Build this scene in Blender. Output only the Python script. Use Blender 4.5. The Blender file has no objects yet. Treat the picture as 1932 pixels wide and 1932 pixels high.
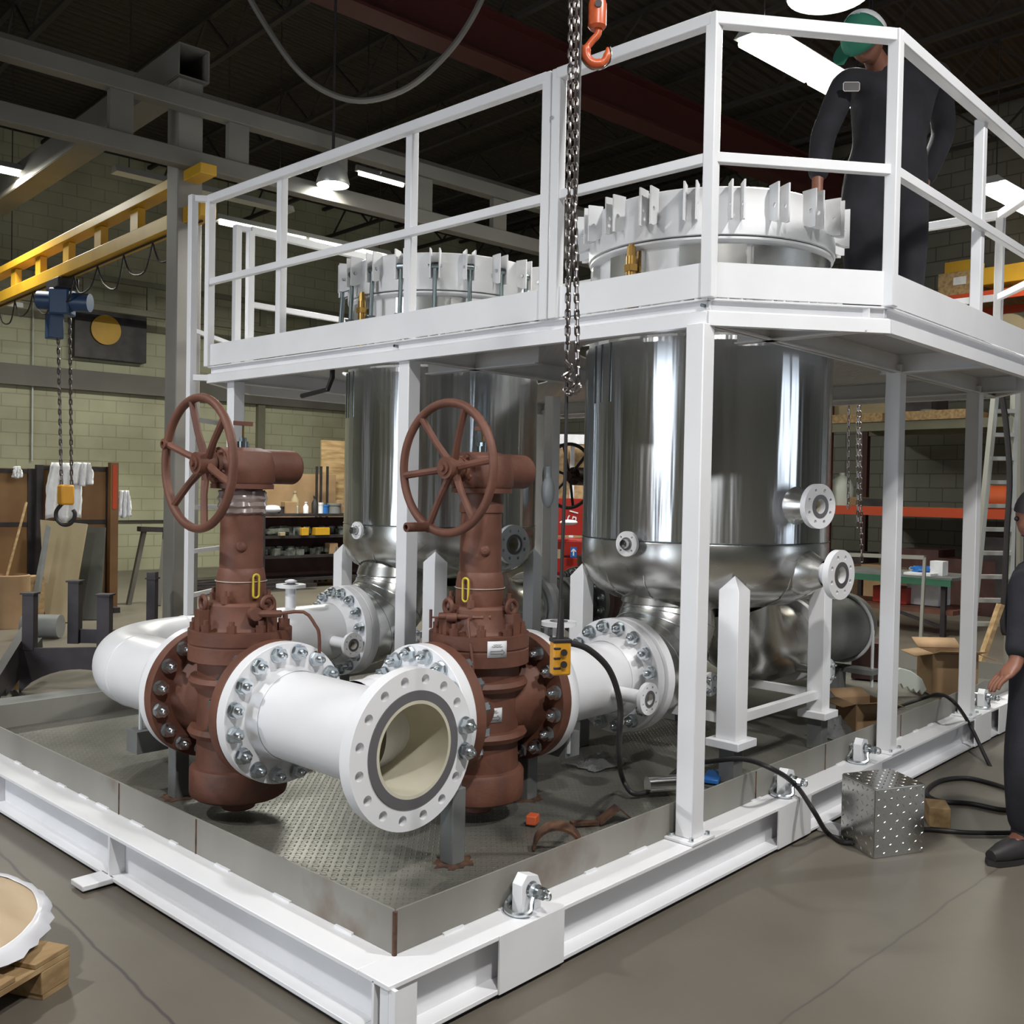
import bpy, bmesh, math, random
from mathutils import Vector as V, Matrix
random.seed(7)
S = bpy.context.scene
COL = S.collection
R = math.radians
pi = math.pi
# ------------------------------------------------------------ camera
CX, CY, CZ, YAW, PIT, ROL, FPX = -1.6431, -1.9288, 1.4677, .749, -.0213, .0187, 1865.4
FW = V((math.cos(PIT)*math.cos(YAW), math.cos(PIT)*math.sin(YAW), math.sin(PIT)))
_r = V((math.sin(YAW), -math.cos(YAW), 0)); _u = _r.cross(FW)
RT = _r*math.cos(ROL)+_u*math.sin(ROL); UP = -_r*math.sin(ROL)+_u*math.cos(ROL)
CAM = V((CX, CY, CZ))
cam = bpy.data.cameras.new('camera'); co = bpy.data.objects.new('camera', cam); COL.objects.link(co)
m = Matrix((RT, UP, -FW)).transposed().to_4x4(); m.translation = CAM; co.matrix_world = m
cam.sensor_width = 36; cam.sensor_fit = 'HORIZONTAL'; cam.lens = 36*FPX/1932; cam.clip_start = .05; cam.clip_end = 200
S.camera = co
S.view_settings.view_transform = 'Standard'; S.view_settings.look = 'None'
S.view_settings.gamma = 1; S.view_settings.exposure = 0.08
w = bpy.data.worlds.new('world'); S.world = w; w.use_nodes = True
w.node_tree.nodes['Background'].inputs[0].default_value = (.5, .55, .6, 1)
w.node_tree.nodes['Background'].inputs[1].default_value = .12

def at(px, py, **k):
    d = FW+RT*((px-966)/FPX)-UP*((py-966)/FPX)
    (n, v), = k.items()
    t = v if n == 'd' else (v-CAM['xyz'.index(n)])/d['xyz'.index(n)]
    return CAM+d*t
BR = R(-4.5)                                   # the hall is turned a little against the skid
BM = Matrix.Rotation(BR, 4, 'Z')
def B(x, y, z=0): return BM @ V((x, y, z))
def toB(p): return BM.inverted() @ V(p)

def area(name, loc, size, energy, color, direction, sy=None):
    l = bpy.data.lights.new(name, 'AREA'); l.energy = energy; l.color = color; l.size = size
    if sy: l.shape = 'RECTANGLE'; l.size_y = sy
    o = bpy.data.objects.new(name, l); COL.objects.link(o); o.location = loc
    o.rotation_euler = V(direction).to_track_quat('-Z', 'Y').to_euler(); return o
# daylight through the two door openings behind the photographer
area('daylight_back_door', B(-9.6, 1.3, 2.35), 3.4, 340, (.82, .90, 1), BM.to_3x3() @ V((1, 0, 0)), 4.3)
area('daylight_side_door', B(7.4, -9.6, 2.2), 3.2, 110, (.82, .90, 1), BM.to_3x3() @ V((0, 1, 0)), 4.0)

# ------------------------------------------------------------ materials
def mat(name, col, rough=.5, metal=0, **k):
    m = bpy.data.materials.new(name); m.use_nodes = True
    p = m.node_tree.nodes['Principled BSDF']
    p.inputs['Base Color'].default_value = (*col, 1); p.inputs['Roughness'].default_value = rough
    p.inputs['Metallic'].default_value = metal
    for a, b in k.items(): p.inputs[a.replace('_', ' ')].default_value = b
    return m
def N(m, t, **k):
    n = m.node_tree.nodes.new(t)
    for a, b in k.items(): setattr(n, a, b)
    return n
def L(m, a, b): m.node_tree.links.new(a, b)
def P(m): return m.node_tree.nodes['Principled BSDF']
def noisy(m, c1, c2, scale=4, detail=6, lo=.35, hi=.65, stretch=(1, 1, 1), bump=0, bscale=None, rough=None):
    tc = N(m, 'ShaderNodeTexCoord'); mp = N(m, 'ShaderNodeMapping'); mp.inputs['Scale'].default_value = stretch
    L(m, tc.outputs['Object'], mp.inputs[0])
    n = N(m, 'ShaderNodeTexNoise'); n.inputs['Scale'].default_value = scale; n.inputs['Detail'].default_value = detail
    L(m, mp.outputs[0], n.inputs['Vector'])
    r = N(m, 'ShaderNodeValToRGB'); e = r.color_ramp.elements
    e[0].position = lo; e[1].position = hi; e[0].color = (*c1, 1); e[1].color = (*c2, 1)
    L(m, n.outputs[0], r.inputs[0]); L(m, r.outputs[0], P(m).inputs['Base Color'])
    if rough:
        q = N(m, 'ShaderNodeMapRange'); q.inputs[3].default_value = rough[0]; q.inputs[4].default_value = rough[1]
        L(m, n.outputs[0], q.inputs[0]); L(m, q.outputs[0], P(m).inputs['Roughness'])
    if bump:
        n2 = N(m, 'ShaderNodeTexNoise'); n2.inputs['Scale'].default_value = bscale or scale*6; n2.inputs['Detail'].default_value = 4
        L(m, mp.outputs[0], n2.inputs['Vector'])
        b = N(m, 'ShaderNodeBump'); b.inputs['Strength'].default_value = bump; b.inputs['Distance'].default_value = .01
        L(m, n2.outputs[0], b.inputs['Height']); L(m, b.outputs[0], P(m).inputs['Normal'])
    return m, r
MAT = {}
MAT['white'] = noisy(mat('white_paint', (.8, .8, .82), .3), (.78, .78, .80), (.84, .84, .86), 2.5)[0]
MAT['white_rough'] = noisy(mat('white_paint_satin', (.8, .8, .82), .45), (.72, .72, .73), (.80, .80, .81), 3)[0]
MAT['greypaint'] = noisy(mat('light_grey_paint', (.6, .62, .64), .4), (.55, .57, .58), (.64, .66, .67), 3)[0]
MAT['brown'] = noisy(mat('brown_primer', (.17, .06, .04), .6), (.10, .036, .021), (.16, .063, .039), 7, bump=.12, bscale=60)[0]
MAT['browndark'] = noisy(mat('dark_brown_primer', (.06, .02, .015), .5), (.045, .016, .014), (.075, .028, .024), 6)[0]
MAT['zinc'] = mat('zinc_plated', (.62, .67, .70), .25, 1)
MAT['zincdark'] = mat('dark_zinc_plated', (.22, .26, .27), .3, 1)
MAT['raisedface'] = mat('machined_ring_face', (.20, .19, .20), .45, .6)
MAT['cream'] = noisy(mat('cream_primer', (.62, .58, .46), .55), (.56, .52, .41), (.66, .62, .50), 5)[0]
MAT['steel'], _r1 = noisy(mat('stainless_jacket', (.6, .6, .6), .2, 1), (.62, .645, .67), (.73, .755, .78), 1.6, 3, stretch=(1, 1, .4), rough=(.20, .32))
MAT['steelbright'] = noisy(mat('polished_jacket', (.6, .6, .6), .12, 1), (.58, .58, .56), (.72, .72, .70), 5, 2, rough=(.2, .34), bump=.06, bscale=9)[0]
MAT['black'] = mat('black_rubber', (.018, .015, .016), .55)
MAT['chain'] = mat('chain_steel', (.28, .25, .24), .3, 1)
MAT['chrome'] = mat('bright_steel', (.7, .7, .7), .15, 1)
MAT['brass'] = mat('brass', (.50, .30, .09), .3, 1)
MAT['orange'] = mat('orange_paint', (.55, .10, .03), .35)
MAT['rackorange'] = mat('rack_orange', (.50, .06, .015), .45)
MAT['yellow'] = noisy(mat('crane_yellow', (.55, .30, .02), .5), (.45, .24, .015), (.58, .33, .02), 2)[0]
MAT['pendantyellow'] = mat('pendant_yellow', (.60, .28, .02), .45)
MAT['hoistblue'] = mat('hoist_blue', (.03, .07, .16), .4)
MAT['red'] = mat('toolbox_red', (.30, .022, .016), .35)
MAT['darkred'] = mat('girder_red', (.05, .007, .005), .6)
MAT['cardboard'] = noisy(mat('cardboard', (.30, .19, .10), .85), (.26, .16, .08), (.34, .22, .12), 3)[0]
MAT['paleboard'] = noisy(mat('pale_board', (.30, .24, .14), .8), (.26, .21, .12), (.34, .27, .17), 2)[0]
MAT['greyboard'] = mat('grey_sheet', (.06, .062, .05), .6)
MAT['wood'] = noisy(mat('pallet_wood', (.36, .24, .12), .75), (.26, .16, .07), (.44, .30, .15), 3, stretch=(1, 8, 8))[0]
MAT['disc'] = noisy(mat('wrapped_disc_top', (.5, .38, .24), .45), (.42, .30, .18), (.56, .43, .29), 1.4, stretch=(5, 1, 1))[0]
MAT['film'] = mat('plastic_film', (.72, .72, .76), .25)
MAT['greenscreen'] = noisy(mat('welding_screen', (.22, .11, .04), .5), (.17, .08, .03), (.26, .14, .05), 1.5)[0]
MAT['darksteel'] = noisy(mat('dark_mill_steel', (.035, .03, .033), .5, .3), (.022, .018, .02), (.05, .042, .045), 4)[0]
MAT['greysteel'] = noisy(mat('grey_structural_paint', (.15, .145, .13), .6), (.115, .107, .092), (.15, .14, .122), 1.5)[0]
MAT['columnpaint'] = noisy(mat('column_paint', (.2, .19, .17), .6), (.19, .18, .16), (.25, .235, .21), 1.5)[0]
MAT['creamsteel'] = noisy(mat('cream_structural_paint', (.26, .25, .17), .6), (.13, .125, .085), (.18, .175, .12), 1.5)[0]
MAT['alu'] = mat('aluminium', (.62, .62, .58), .35, .8)
MAT['galv'] = noisy(mat('grey_primed_pipe', (.16, .165, .16), .55), (.13, .135, .13), (.19, .195, .19), 4)[0]
MAT['cloth'] = noisy(mat('navy_coverall_cloth', (.02, .02, .028), .9), (.009, .009, .013), (.016, .016, .022), 9, bump=.5, bscale=14)[0]
MAT['skin'] = mat('skin', (.22, .09, .055), .5)
MAT['green'] = mat('green_cloth', (.02, .16, .10), .8)
MAT['whitecloth'] = noisy(mat('white_cloth', (.7, .7, .72), .85), (.62, .62, .64), (.74, .74, .76), 9, bump=.4, bscale=16)[0]
MAT['tableGreen'] = mat('green_table_edge', (.03, .12, .07), .5)
MAT['yellowband'] = mat('yellow_strap', (.60, .48, .04), .5)
MAT['wire'] = mat('pale_wire', (.55, .5, .42), .4)
MAT['blue'] = mat('blue_plastic', (.02, .13, .42), .4)
MAT['jug'] = mat('translucent_jug', (.55, .58, .52), .4)
MAT['shade'] = mat('lamp_reflector', (.5, .5, .48), .35, .5)
def emis(name, col, s):
    m = mat(name, (.8, .8, .8)); p = P(m)
    p.inputs['Emission Color'].default_value = (*col, 1); p.inputs['Emission Strength'].default_value = s; return m
MAT['tube'] = emis('fluorescent_tube', (1, 1, .86), 14)
MAT['bulb'] = emis('highbay_bulb', (.95, 1, .93), 60)
# concrete floor with stains and two saw joints
mf, _ = noisy(mat('concrete_floor', (.2, .19, .15), .42), (.112, .097, .076), (.165, .146, .118), .9, 8, .3, .7, bump=.04, bscale=20)
def joint(m, p, q, width, dark, src):
    """dark joint line between two ground points added to colour socket src"""
    d = (q-p).normalized(); n = V((-d.y, d.x, 0))
    g = N(m, 'ShaderNodeNewGeometry')
    ns = N(m, 'ShaderNodeTexNoise'); ns.inputs['Scale'].default_value = 5; L(m, g.outputs['Position'], ns.inputs['Vector'])
    dp = N(m, 'ShaderNodeVectorMath', operation='DOT_PRODUCT'); dp.inputs[1].default_value = n; L(m, g.outputs['Position'], dp.inputs[0])
    a = N(m, 'ShaderNodeMath', operation='MULTIPLY_ADD'); L(m, ns.outputs[0], a.inputs[0]); a.inputs[1].default_value = .03; L(m, dp.outputs['Value'], a.inputs[2])
    s = N(m, 'ShaderNodeMath', operation='SUBTRACT'); L(m, a.outputs[0], s.inputs[0]); s.inputs[1].default_value = p.dot(n)+.015
    b = N(m, 'ShaderNodeMath', operation='ABSOLUTE'); L(m, s.outputs[0], b.inputs[0])
    r = N(m, 'ShaderNodeMapRange'); r.inputs[1].default_value = width*.3; r.inputs[2].default_value = width; L(m, b.outputs[0], r.inputs[0])
    mx = N(m, 'ShaderNodeMix', data_type='RGBA'); L(m, r.outputs[0], mx.inputs[0]); mx.inputs[6].default_value = (*dark, 1); L(m, src, mx.inputs[7])
    return mx.outputs[2]
o_ = _.outputs[0]
o_ = joint(mf, at(0, 1610, z=0), at(330, 1932, z=0), .008, (.06, .05, .05), o_)
o_ = joint(mf, at(1570, 1860, z=0), at(1880, 1640, z=0), .006, (.09, .08, .07), o_)
L(mf, o_, P(mf).inputs['Base Color']); MAT['floor'] = mf
# painted block wall
def blockwall(name, c1, c2, mortar):
    m = mat(name, c1, .6); tc = N(m, 'ShaderNodeTexCoord'); sp = N(m, 'ShaderNodeSeparateXYZ'); L(m, tc.outputs['Object'], sp.inputs[0])
    ad = N(m, 'ShaderNodeMath', operation='ADD'); L(m, sp.outputs[0], ad.inputs[0]); L(m, sp.outputs[1], ad.inputs[1])
    cb = N(m, 'ShaderNodeCombineXYZ'); L(m, ad.outputs[0], cb.inputs[0]); L(m, sp.outputs[2], cb.inputs[1])
    b = N(m, 'ShaderNodeTexBrick'); L(m, cb.outputs[0], b.inputs['Vector'])
    b.inputs['Scale'].default_value = 1; b.inputs['Brick Width'].default_value = .406; b.inputs['Row Height'].default_value = .203
    b.inputs['Mortar Size'].default_value = .009; b.inputs['Mortar Smooth'].default_value = .3
    b.inputs['Color1'].default_value = (*c1, 1); b.inputs['Color2'].default_value = (*c2, 1); b.inputs['Mortar'].default_value = (*mortar, 1)
    n = N(m, 'ShaderNodeTexNoise'); n.inputs['Scale'].default_value = .7; n.inputs['Detail'].default_value = 8; L(m, tc.outputs['Object'], n.inputs['Vector'])
    r = N(m, 'ShaderNodeValToRGB'); r.color_ramp.elements[0].position = .35; r.color_ramp.elements[0].color = (.66, .64, .60, 1); r.color_ramp.elements[1].position = .62
    L(m, n.outputs[0], r.inputs[0])
    mx = N(m, 'ShaderNodeMix', data_type='RGBA', blend_type='MULTIPLY'); mx.inputs[0].default_value = 1
    L(m, b.outputs['Color'], mx.inputs[6]); L(m, r.outputs[0], mx.inputs[7]); L(m, mx.outputs[2], P(m).inputs['Base Color'])
    bp = N(m, 'ShaderNodeBump'); bp.inputs['Strength'].default_value = .5; bp.inputs['Distance'].default_value = .01; bp.invert = True
    L(m, b.outputs['Fac'], bp.inputs['Height']); L(m, bp.outputs[0], P(m).inputs['Normal']); return m
MAT['wall'] = blockwall('painted_block_wall', (.47, .465, .32), (.44, .435, .30), (.35, .345, .24))
MAT['walldark'] = blockwall('bare_block_wall', (.17, .17, .14), (.15, .15, .125), (.08, .08, .07))
# ribbed metal roof deck
mc = mat('ribbed_roof_deck', (.034, .025, .018), .8)
tc = N(mc, 'ShaderNodeTexCoord'); wv = N(mc, 'ShaderNodeTexWave', bands_direction='Y'); wv.inputs['Scale'].default_value = 2.1
L(mc, tc.outputs['Object'], wv.inputs['Vector']); bp = N(mc, 'ShaderNodeBump'); bp.inputs['Distance'].default_value = .06; L(mc, wv.outputs[0], bp.inputs['Height']); L(mc, bp.outputs[0], P(mc).inputs['Normal'])
MAT['ceiling'] = mc
# checker plate: raised lozenges in two directions
def checker(name, col, col2, rough, metal, pitch=.03, stains=0, strength=.7):
    m, rr = noisy(mat(name, col, rough, metal), col, col2, 1.3, 6, .35, .7)
    tc = N(m, 'ShaderNodeTexCoord'); outs = []
    for k, (a, off) in enumerate(((45, 0), (-45, .5))):
        mp = N(m, 'ShaderNodeMapping'); mp.inputs['Rotation'].default_value = (0, 0, R(a)); L(m, tc.outputs['Object'], mp.inputs[0])
        if 'box' in name: mp.inputs['Rotation'].default_value = (R(35), R(35), R(a))
        sp = N(m, 'ShaderNodeSeparateXYZ'); L(m, mp.outputs[0], sp.inputs[0]); ax = []
        for i, (per, o) in enumerate(((pitch*2, off), (pitch, off))):
            d = N(m, 'ShaderNodeMath', operation='MULTIPLY_ADD'); L(m, sp.outputs[i], d.inputs[0]); d.inputs[1].default_value = 1/per; d.inputs[2].default_value = o*.5
            f = N(m, 'ShaderNodeMath', operation='FRACT'); L(m, d.outputs[0], f.inputs[0])
            s = N(m, 'ShaderNodeMath', operation='SUBTRACT'); L(m, f.outputs[0], s.inputs[0]); s.inputs[1].default_value = .5
            q = N(m, 'ShaderNodeMath', operation='MULTIPLY'); L(m, s.outputs[0], q.inputs[0]); q.inputs[1].default_value = per/(pitch*(.62 if i == 0 else .16))
            p2 = N(m, 'ShaderNodeMath', operation='POWER'); L(m, q.outputs[0], p2.inputs[0]); p2.inputs[1].default_value = 2; ax.append(p2)
        s = N(m, 'ShaderNodeMath', operation='ADD'); L(m, ax[0].outputs[0], s.inputs[0]); L(m, ax[1].outputs[0], s.inputs[1])
        v = N(m, 'ShaderNodeMath', operation='SUBTRACT', use_clamp=True); v.inputs[0].default_value = 1; L(m, s.outputs[0], v.inputs[1]); outs.append(v)
    mxx = N(m, 'ShaderNodeMath', operation='MAXIMUM'); L(m, outs[0].outputs[0], mxx.inputs[0]); L(m, outs[1].outputs[0], mxx.inputs[1])
    bp = N(m, 'ShaderNodeBump'); bp.inputs['Strength'].default_value = strength; bp.inputs['Distance'].default_value = .006
    L(m, mxx.outputs[0], bp.inputs['Height']); L(m, bp.outputs[0], P(m).inputs['Normal']); return m
MAT['checker'] = checker('deck_checker_plate', (.10, .098, .084), (.25, .24, .205), .42, .35, .019, strength=.5)
MAT['checkerwhite'] = checker('painted_checker_plate', (.50, .50, .50), (.56, .56, .56), .4, 0)
MAT['checkerbox'] = checker('box_tread_plate', (.5, .5, .48), (.58, .58, .56), .22, 1, .036, strength=1)
def brushed(key, aniso, bumps):
    m = MAT[key]; tg = N(m, 'ShaderNodeTangent', direction_type='RADIAL', axis='Z'); L(m, tg.outputs[0], P(m).inputs['Tangent'])
    P(m).inputs['Anisotropic'].default_value = aniso; P(m).inputs['Anisotropic Rotation'].default_value = .25
    tc = N(m, 'ShaderNodeTexCoord'); mp = N(m, 'ShaderNodeMapping'); mp.inputs['Scale'].default_value = (5, 5, .25); L(m, tc.outputs['Object'], mp.inputs[0])
    n = N(m, 'ShaderNodeTexNoise'); n.inputs['Scale'].default_value = 1.6; n.inputs['Detail'].default_value = 3; L(m, mp.outputs[0], n.inputs['Vector'])
    b = N(m, 'ShaderNodeBump'); b.inputs['Strength'].default_value = bumps; b.inputs['Distance'].default_value = .02; L(m, n.outputs[0], b.inputs['Height']); L(m, b.outputs[0], P(m).inputs['Normal'])
brushed('steel', .88, .5)
# raw coaming plate with rust at welds
mk, rr = noisy(mat('raw_coaming_plate', (.3, .29, .26), .5, .12), (.21, .20, .175), (.31, .30, .27), 1.6, 6, stretch=(1, 1, .25))
n = N(mk, 'ShaderNodeTexNoise'); n.inputs['Scale'].default_value = 2.6; n.inputs['Detail'].default_value = 5
tc = N(mk, 'ShaderNodeTexCoord'); L(mk, tc.outputs['Object'], n.inputs['Vector'])
r2 = N(mk, 'ShaderNodeValToRGB'); r2.color_ramp.elements[0].position = .62; r2.color_ramp.elements[1].position = .76
r2.color_ramp.elements[0].color = (0, 0, 0, 1); r2.color_ramp.elements[1].color = (.75, .75, .75, 1); L(mk, n.outputs[0], r2.inputs[0])
mx = N(mk, 'ShaderNodeMix', data_type='RGBA'); L(mk, r2.outputs[0], mx.inputs[0]); L(mk, rr.outputs[0], mx.inputs[6]); mx.inputs[7].default_value = (.12, .055, .025, 1)
L(mk, mx.outputs[2], P(mk).inputs['Base Color']); MAT['raw'] = mk
MAT['rust'] = noisy(mat('rusty_weld', (.08, .035, .02), .8), (.04, .02, .015), (.13, .06, .03), 25)[0]

# ------------------------------------------------------------ geometry helpers
class G:
    def __init__(s): s.b = bmesh.new()
    def box(s, c, size, rz=0, M=None):
        T = Matrix.Translation(V(c)) @ Matrix.Rotation(rz, 4, 'Z') @ Matrix.Diagonal((*size, 1))
        if M: T = M @ T
        bmesh.ops.create_cube(s.b, size=1, matrix=T); return s
    def bar(s, p, q, w_, h_, up=(0, 0, 1)):
        p, q = V(p), V(q); d = q-p; z = d.normalized(); u = V(up)
        if abs(z.dot(u)) > .98: u = V((1, 0, 0))
        x = u.cross(z).normalized(); y = z.cross(x)
        T = Matrix((x, y, z)).transposed().to_4x4(); T.translation = (p+q)/2
        bmesh.ops.create_cube(s.b, size=1, matrix=T @ Matrix.Diagonal((w_, h_, d.length, 1))); return s
    def frame(s, d):
        z = V(d).normalized(); u = V((0, 0, 1)) if abs(z.z) < .95 else V((1, 0, 0))
        x = u.cross(z).normalized(); return x, z.cross(x), z
    def tube(s, pts, r, n=10, closed=False, caps=True):
        pts = [V(p) for p in pts]; rs = r if isinstance(r, (list, tuple)) else [r]*len(pts)
        x, y, z = s.frame(pts[1]-pts[0]); rings = []; k = len(pts)
        for i, p in enumerate(pts):
            if closed: t = (pts[(i+1) % k]-pts[i-1]).normalized()
            elif i == 0: t = (pts[1]-p).normalized()
            elif i == k-1: t = (p-pts[-2]).normalized()
            else: t = ((pts[i+1]-p).normalized()+(p-pts[i-1]).normalized()).normalized()
            x = (x-t*x.dot(t)).normalized(); y = t.cross(x)
            rings.append([s.b.verts.new(p+(x*math.cos(a)+y*math.sin(a))*rs[i]) for a in [2*pi*j/n for j in range(n)]])
        for i in range(k if closed else k-1):
            A, C = rings[i], rings[(i+1) % k]
            for j in range(n): s.b.faces.new((A[j], A[(j+1) % n], C[(j+1) % n], C[j]))
        if caps and not closed: s.b.faces.new(rings[0][::-1]); s.b.faces.new(rings[-1])
        return s
    def cyl(s, p, q, r, r1=None, n=24): return s.tube([p, q], [r, r if r1 is None else r1], n)
    def lathe(s, prof, o=(0, 0, 0), d=(0, 0, 1), n=40, closed=False, a0=0, a1=None):
        x, y, z = s.frame(d); o = V(o); full = a1 is None; m = n if full else n+1
        if full: a1 = a0+2*pi
        rings = []
        for (r, h) in prof:
            rings.append([s.b.verts.new(o+z*h+(x*math.cos(a)+y*math.sin(a))*max(r, 1e-5)) for a in [a0+(a1-a0)*j/n for j in range(m)]])
        K = len(prof)
        for i in range(K if closed else K-1):
            A, C = rings[i], rings[(i+1) % K]
            for j in range(n):
                k = (j+1) % m
                s.b.faces.new((A[j], A[k], C[k], C[j]))
        if not full and closed: s.b.faces.new([q[0] for q in rings]); s.b.faces.new([q[-1] for q in rings][::-1])
        return s
    def torus(s, c, d, Rr, r, n=48, m=10):
        x, y, z = s.frame(d); c = V(c)
        return s.tube([c+(x*math.cos(a)+y*math.sin(a))*Rr for a in [2*pi*i/n for i in range(n)]], r, m, closed=True)
    def sphere(s, c, r, u=16, v=12, sc=(1, 1, 1), M=None):
        T = Matrix.Translation(V(c)) @ (M or Matrix()) @ Matrix.Diagonal((*sc, 1))
        bmesh.ops.create_uvsphere(s.b, u_segments=u, v_segments=v, radius=r, matrix=T); return s
    def plate(s, loops, o, x, y, t):
        """flat plate: outer loop + hole loops in 2D, thickness t along x cross y"""
        o, x, y = V(o), V(x), V(y); z = x.cross(y).normalized(); E = []; LV = []
        for lp in loops:
            vs = [s.b.verts.new(o+x*a+y*b) for a, b in lp]; LV.append(vs)
            E += [s.b.edges.new((vs[i], vs[(i+1) % len(vs)])) for i in range(len(vs))]
        f = bmesh.ops.triangle_fill(s.b, edges=E, use_beauty=True, normal=-z)
        fs = [g for g in f['geom'] if isinstance(g, bmesh.types.BMFace)]
        mp = {}
        for vs in LV:
            for v_ in vs: mp[v_] = s.b.verts.new(v_.co+z*t)
        for fc in fs: s.b.faces.new([mp[v_] for v_ in fc.verts][::-1])
        for vs in LV:
            for i in range(len(vs)):
                a, b = vs[i], vs[(i+1) % len(vs)]; s.b.faces.new((a, b, mp[b], mp[a]))
        return s
    def prism(s, pts, o, x, y, t): return s.plate([pts], o, x, y, t)
def circ(r, n=24, cx=0, cy=0, a0=0): return [(cx+r*math.cos(a0+2*pi*i/n), cy+r*math.sin(a0+2*pi*i/n)) for i in range(n)]
WP = {}
def props(o, label=None, cat=None, group=None, kind=None):
    if label: o['label'] = label
    if cat: o['category'] = cat
    if group: o['group'] = group
    if kind: o['kind'] = kind
    return o
def put(name, g, m, parent=None, label=None, cat=None, group=None, kind=None, ang=38, bevel=0, origin=None):
    me = bpy.data.meshes.new(name); b = g.b
    bmesh.ops.recalc_face_normals(b, faces=b.faces)
    if parent is not None: org = WP[parent.name]
    elif origin: org = V(origin)
    else:
        xs = [v.co for v in b.verts]; lo = [min(c[i] for c in xs) for i in range(3)]; hi = [max(c[i] for c in xs) for i in range(3)]
        org = V(((lo[0]+hi[0])/2, (lo[1]+hi[1])/2, lo[2]))
    bmesh.ops.translate(b, verts=b.verts, vec=-org)
    b.to_mesh(me); b.free()
    for p in me.polygons: p.use_smooth = True
    me.set_sharp_from_angle(angle=R(ang))
    me.materials.append(MAT[m] if isinstance(m, str) else m)
    o = bpy.data.objects.new(name, me); COL.objects.link(o)
    if parent is not None: o.parent = parent
    else: o.location = org
    WP[o.name] = org
    if bevel:
        bv = o.modifiers.new('bevel', 'BEVEL'); bv.width = bevel; bv.segments = 2; bv.limit_method = 'ANGLE'; bv.angle_limit = R(50)
    return props(o, label, cat, group, kind)
def thing(name, label, cat, loc, group=None):
    o = bpy.data.objects.new(name, None); COL.objects.link(o); o.location = loc; o.empty_display_size = .1
    WP[o.name] = V(loc); return props(o, label, cat, group)
def inst(name, mesh, parent, loc, rot, label=None):
    o = bpy.data.objects.new(name, mesh); COL.objects.link(o); o.parent = parent
    o.matrix_local = Matrix.Translation(V(loc)-WP[parent.name]) @ rot.to_4x4(); WP[o.name] = V(loc)
    if label: o['label'] = label
    return o
def raw_mesh(name, g, m, ang=38):
    me = bpy.data.meshes.new(name); bmesh.ops.recalc_face_normals(g.b, faces=g.b.faces); g.b.to_mesh(me); g.b.free()
    for p in me.polygons: p.use_smooth = True
    me.set_sharp_from_angle(angle=R(ang)); me.materials.append(MAT[m]); return me
def aim(d): return V(d).to_track_quat('Z', 'Y').to_matrix()
def arc(c, u, v, r, a0, a1, n): return [V(c)+V(u)*r*math.cos(a0+(a1-a0)*i/n)+V(v)*r*math.sin(a0+(a1-a0)*i/n) for i in range(n+1)]
def smooth_path(pts, n=6):
    pts = [V(p) for p in pts]; out = []
    for i in range(len(pts)-1):
        p0, p1, p2, p3 = pts[max(i-1, 0)], pts[i], pts[i+1], pts[min(i+2, len(pts)-1)]
        for k in range(n):
            t = k/n
            out.append(.5*((2*p1)+(p2-p0)*t+(2*p0-5*p1+4*p2-p3)*t*t+(3*p1-p0-3*p2+p3)*t**3))
    return out+[pts[-1]]
def rbox(name, label, cat, c, size, m, rz=0, parent=None, group=None, bevel=.004, kind=None):
    return put(name, G().box(c, size, rz), m, parent, label, cat, group, kind, bevel=bevel)
X, Y, Z = V((1, 0, 0)), V((0, 1, 0)), V((0, 0, 1))
# ------------------------------------------------------------ the hall
def struct(name, g, m, bevel=0): return put(name, g, m, kind='structure', bevel=bevel)
X0, X1, Y0, Y1, HC = -9.4, 12.6, -9.4, 14.6, 6.9
struct('floor', G().box(((X0+X1)/2, (Y0+Y1)/2, -.1), (X1-X0+.6, Y1-Y0+.6, .2), M=BM), 'floor')
def walls(name, a, b, m, holes=()):
    """wall from a to b (b-frame), inner face on that line, door openings as (s0, s1, height)"""
    a, b = V(a), V(b); d = (b-a); Lg = d.length; d.normalize(); n = V((d.y, -d.x, 0)); g = G(); s = 0
    for (s0, s1, h) in list(holes)+[(Lg, Lg, 0)]:
        def bx(u0, u1, z0, z1):
            c = a+d*((u0+u1)/2)+n*.1; g.box((c.x, c.y, (z0+z1)/2), (u1-u0, .2, z1-z0), math.atan2(d.y, d.x), M=BM)
        if s0 > s: bx(s, s0, 0, HC)
        if s1 > s0: bx(s0, s1, h, HC)
        s = s1
    return struct(name, g, m)
walls('wall_left', (X1, Y1, 0), (X0, Y1, 0), 'wall').location.z += 0
walls('wall_far', (X1, Y0, 0), (X1, Y1, 0), 'walldark')
walls('wall_right', (X0, Y0, 0), (X1, Y0, 0), 'walldark', [(15.1, 18.5, 4.3)])
walls('wall_back', (X0, Y1, 0), (X0, Y0, 0), 'wall', [(11.6, 15.0, 4.6)])
struct('ceiling', G().box(((X0+X1)/2, (Y0+Y1)/2, HC+.06), (X1-X0+.6, Y1-Y0+.6, .12), M=BM), 'ceiling')
# steel band beam on the left wall and pipe conduit
g = G(); g.box((1.0, Y1-.08, 3.13), (20, .16, .32), M=BM); struct('trim_1', g, 'greysteel')
g = G()
for i in range(13):
    pass
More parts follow.
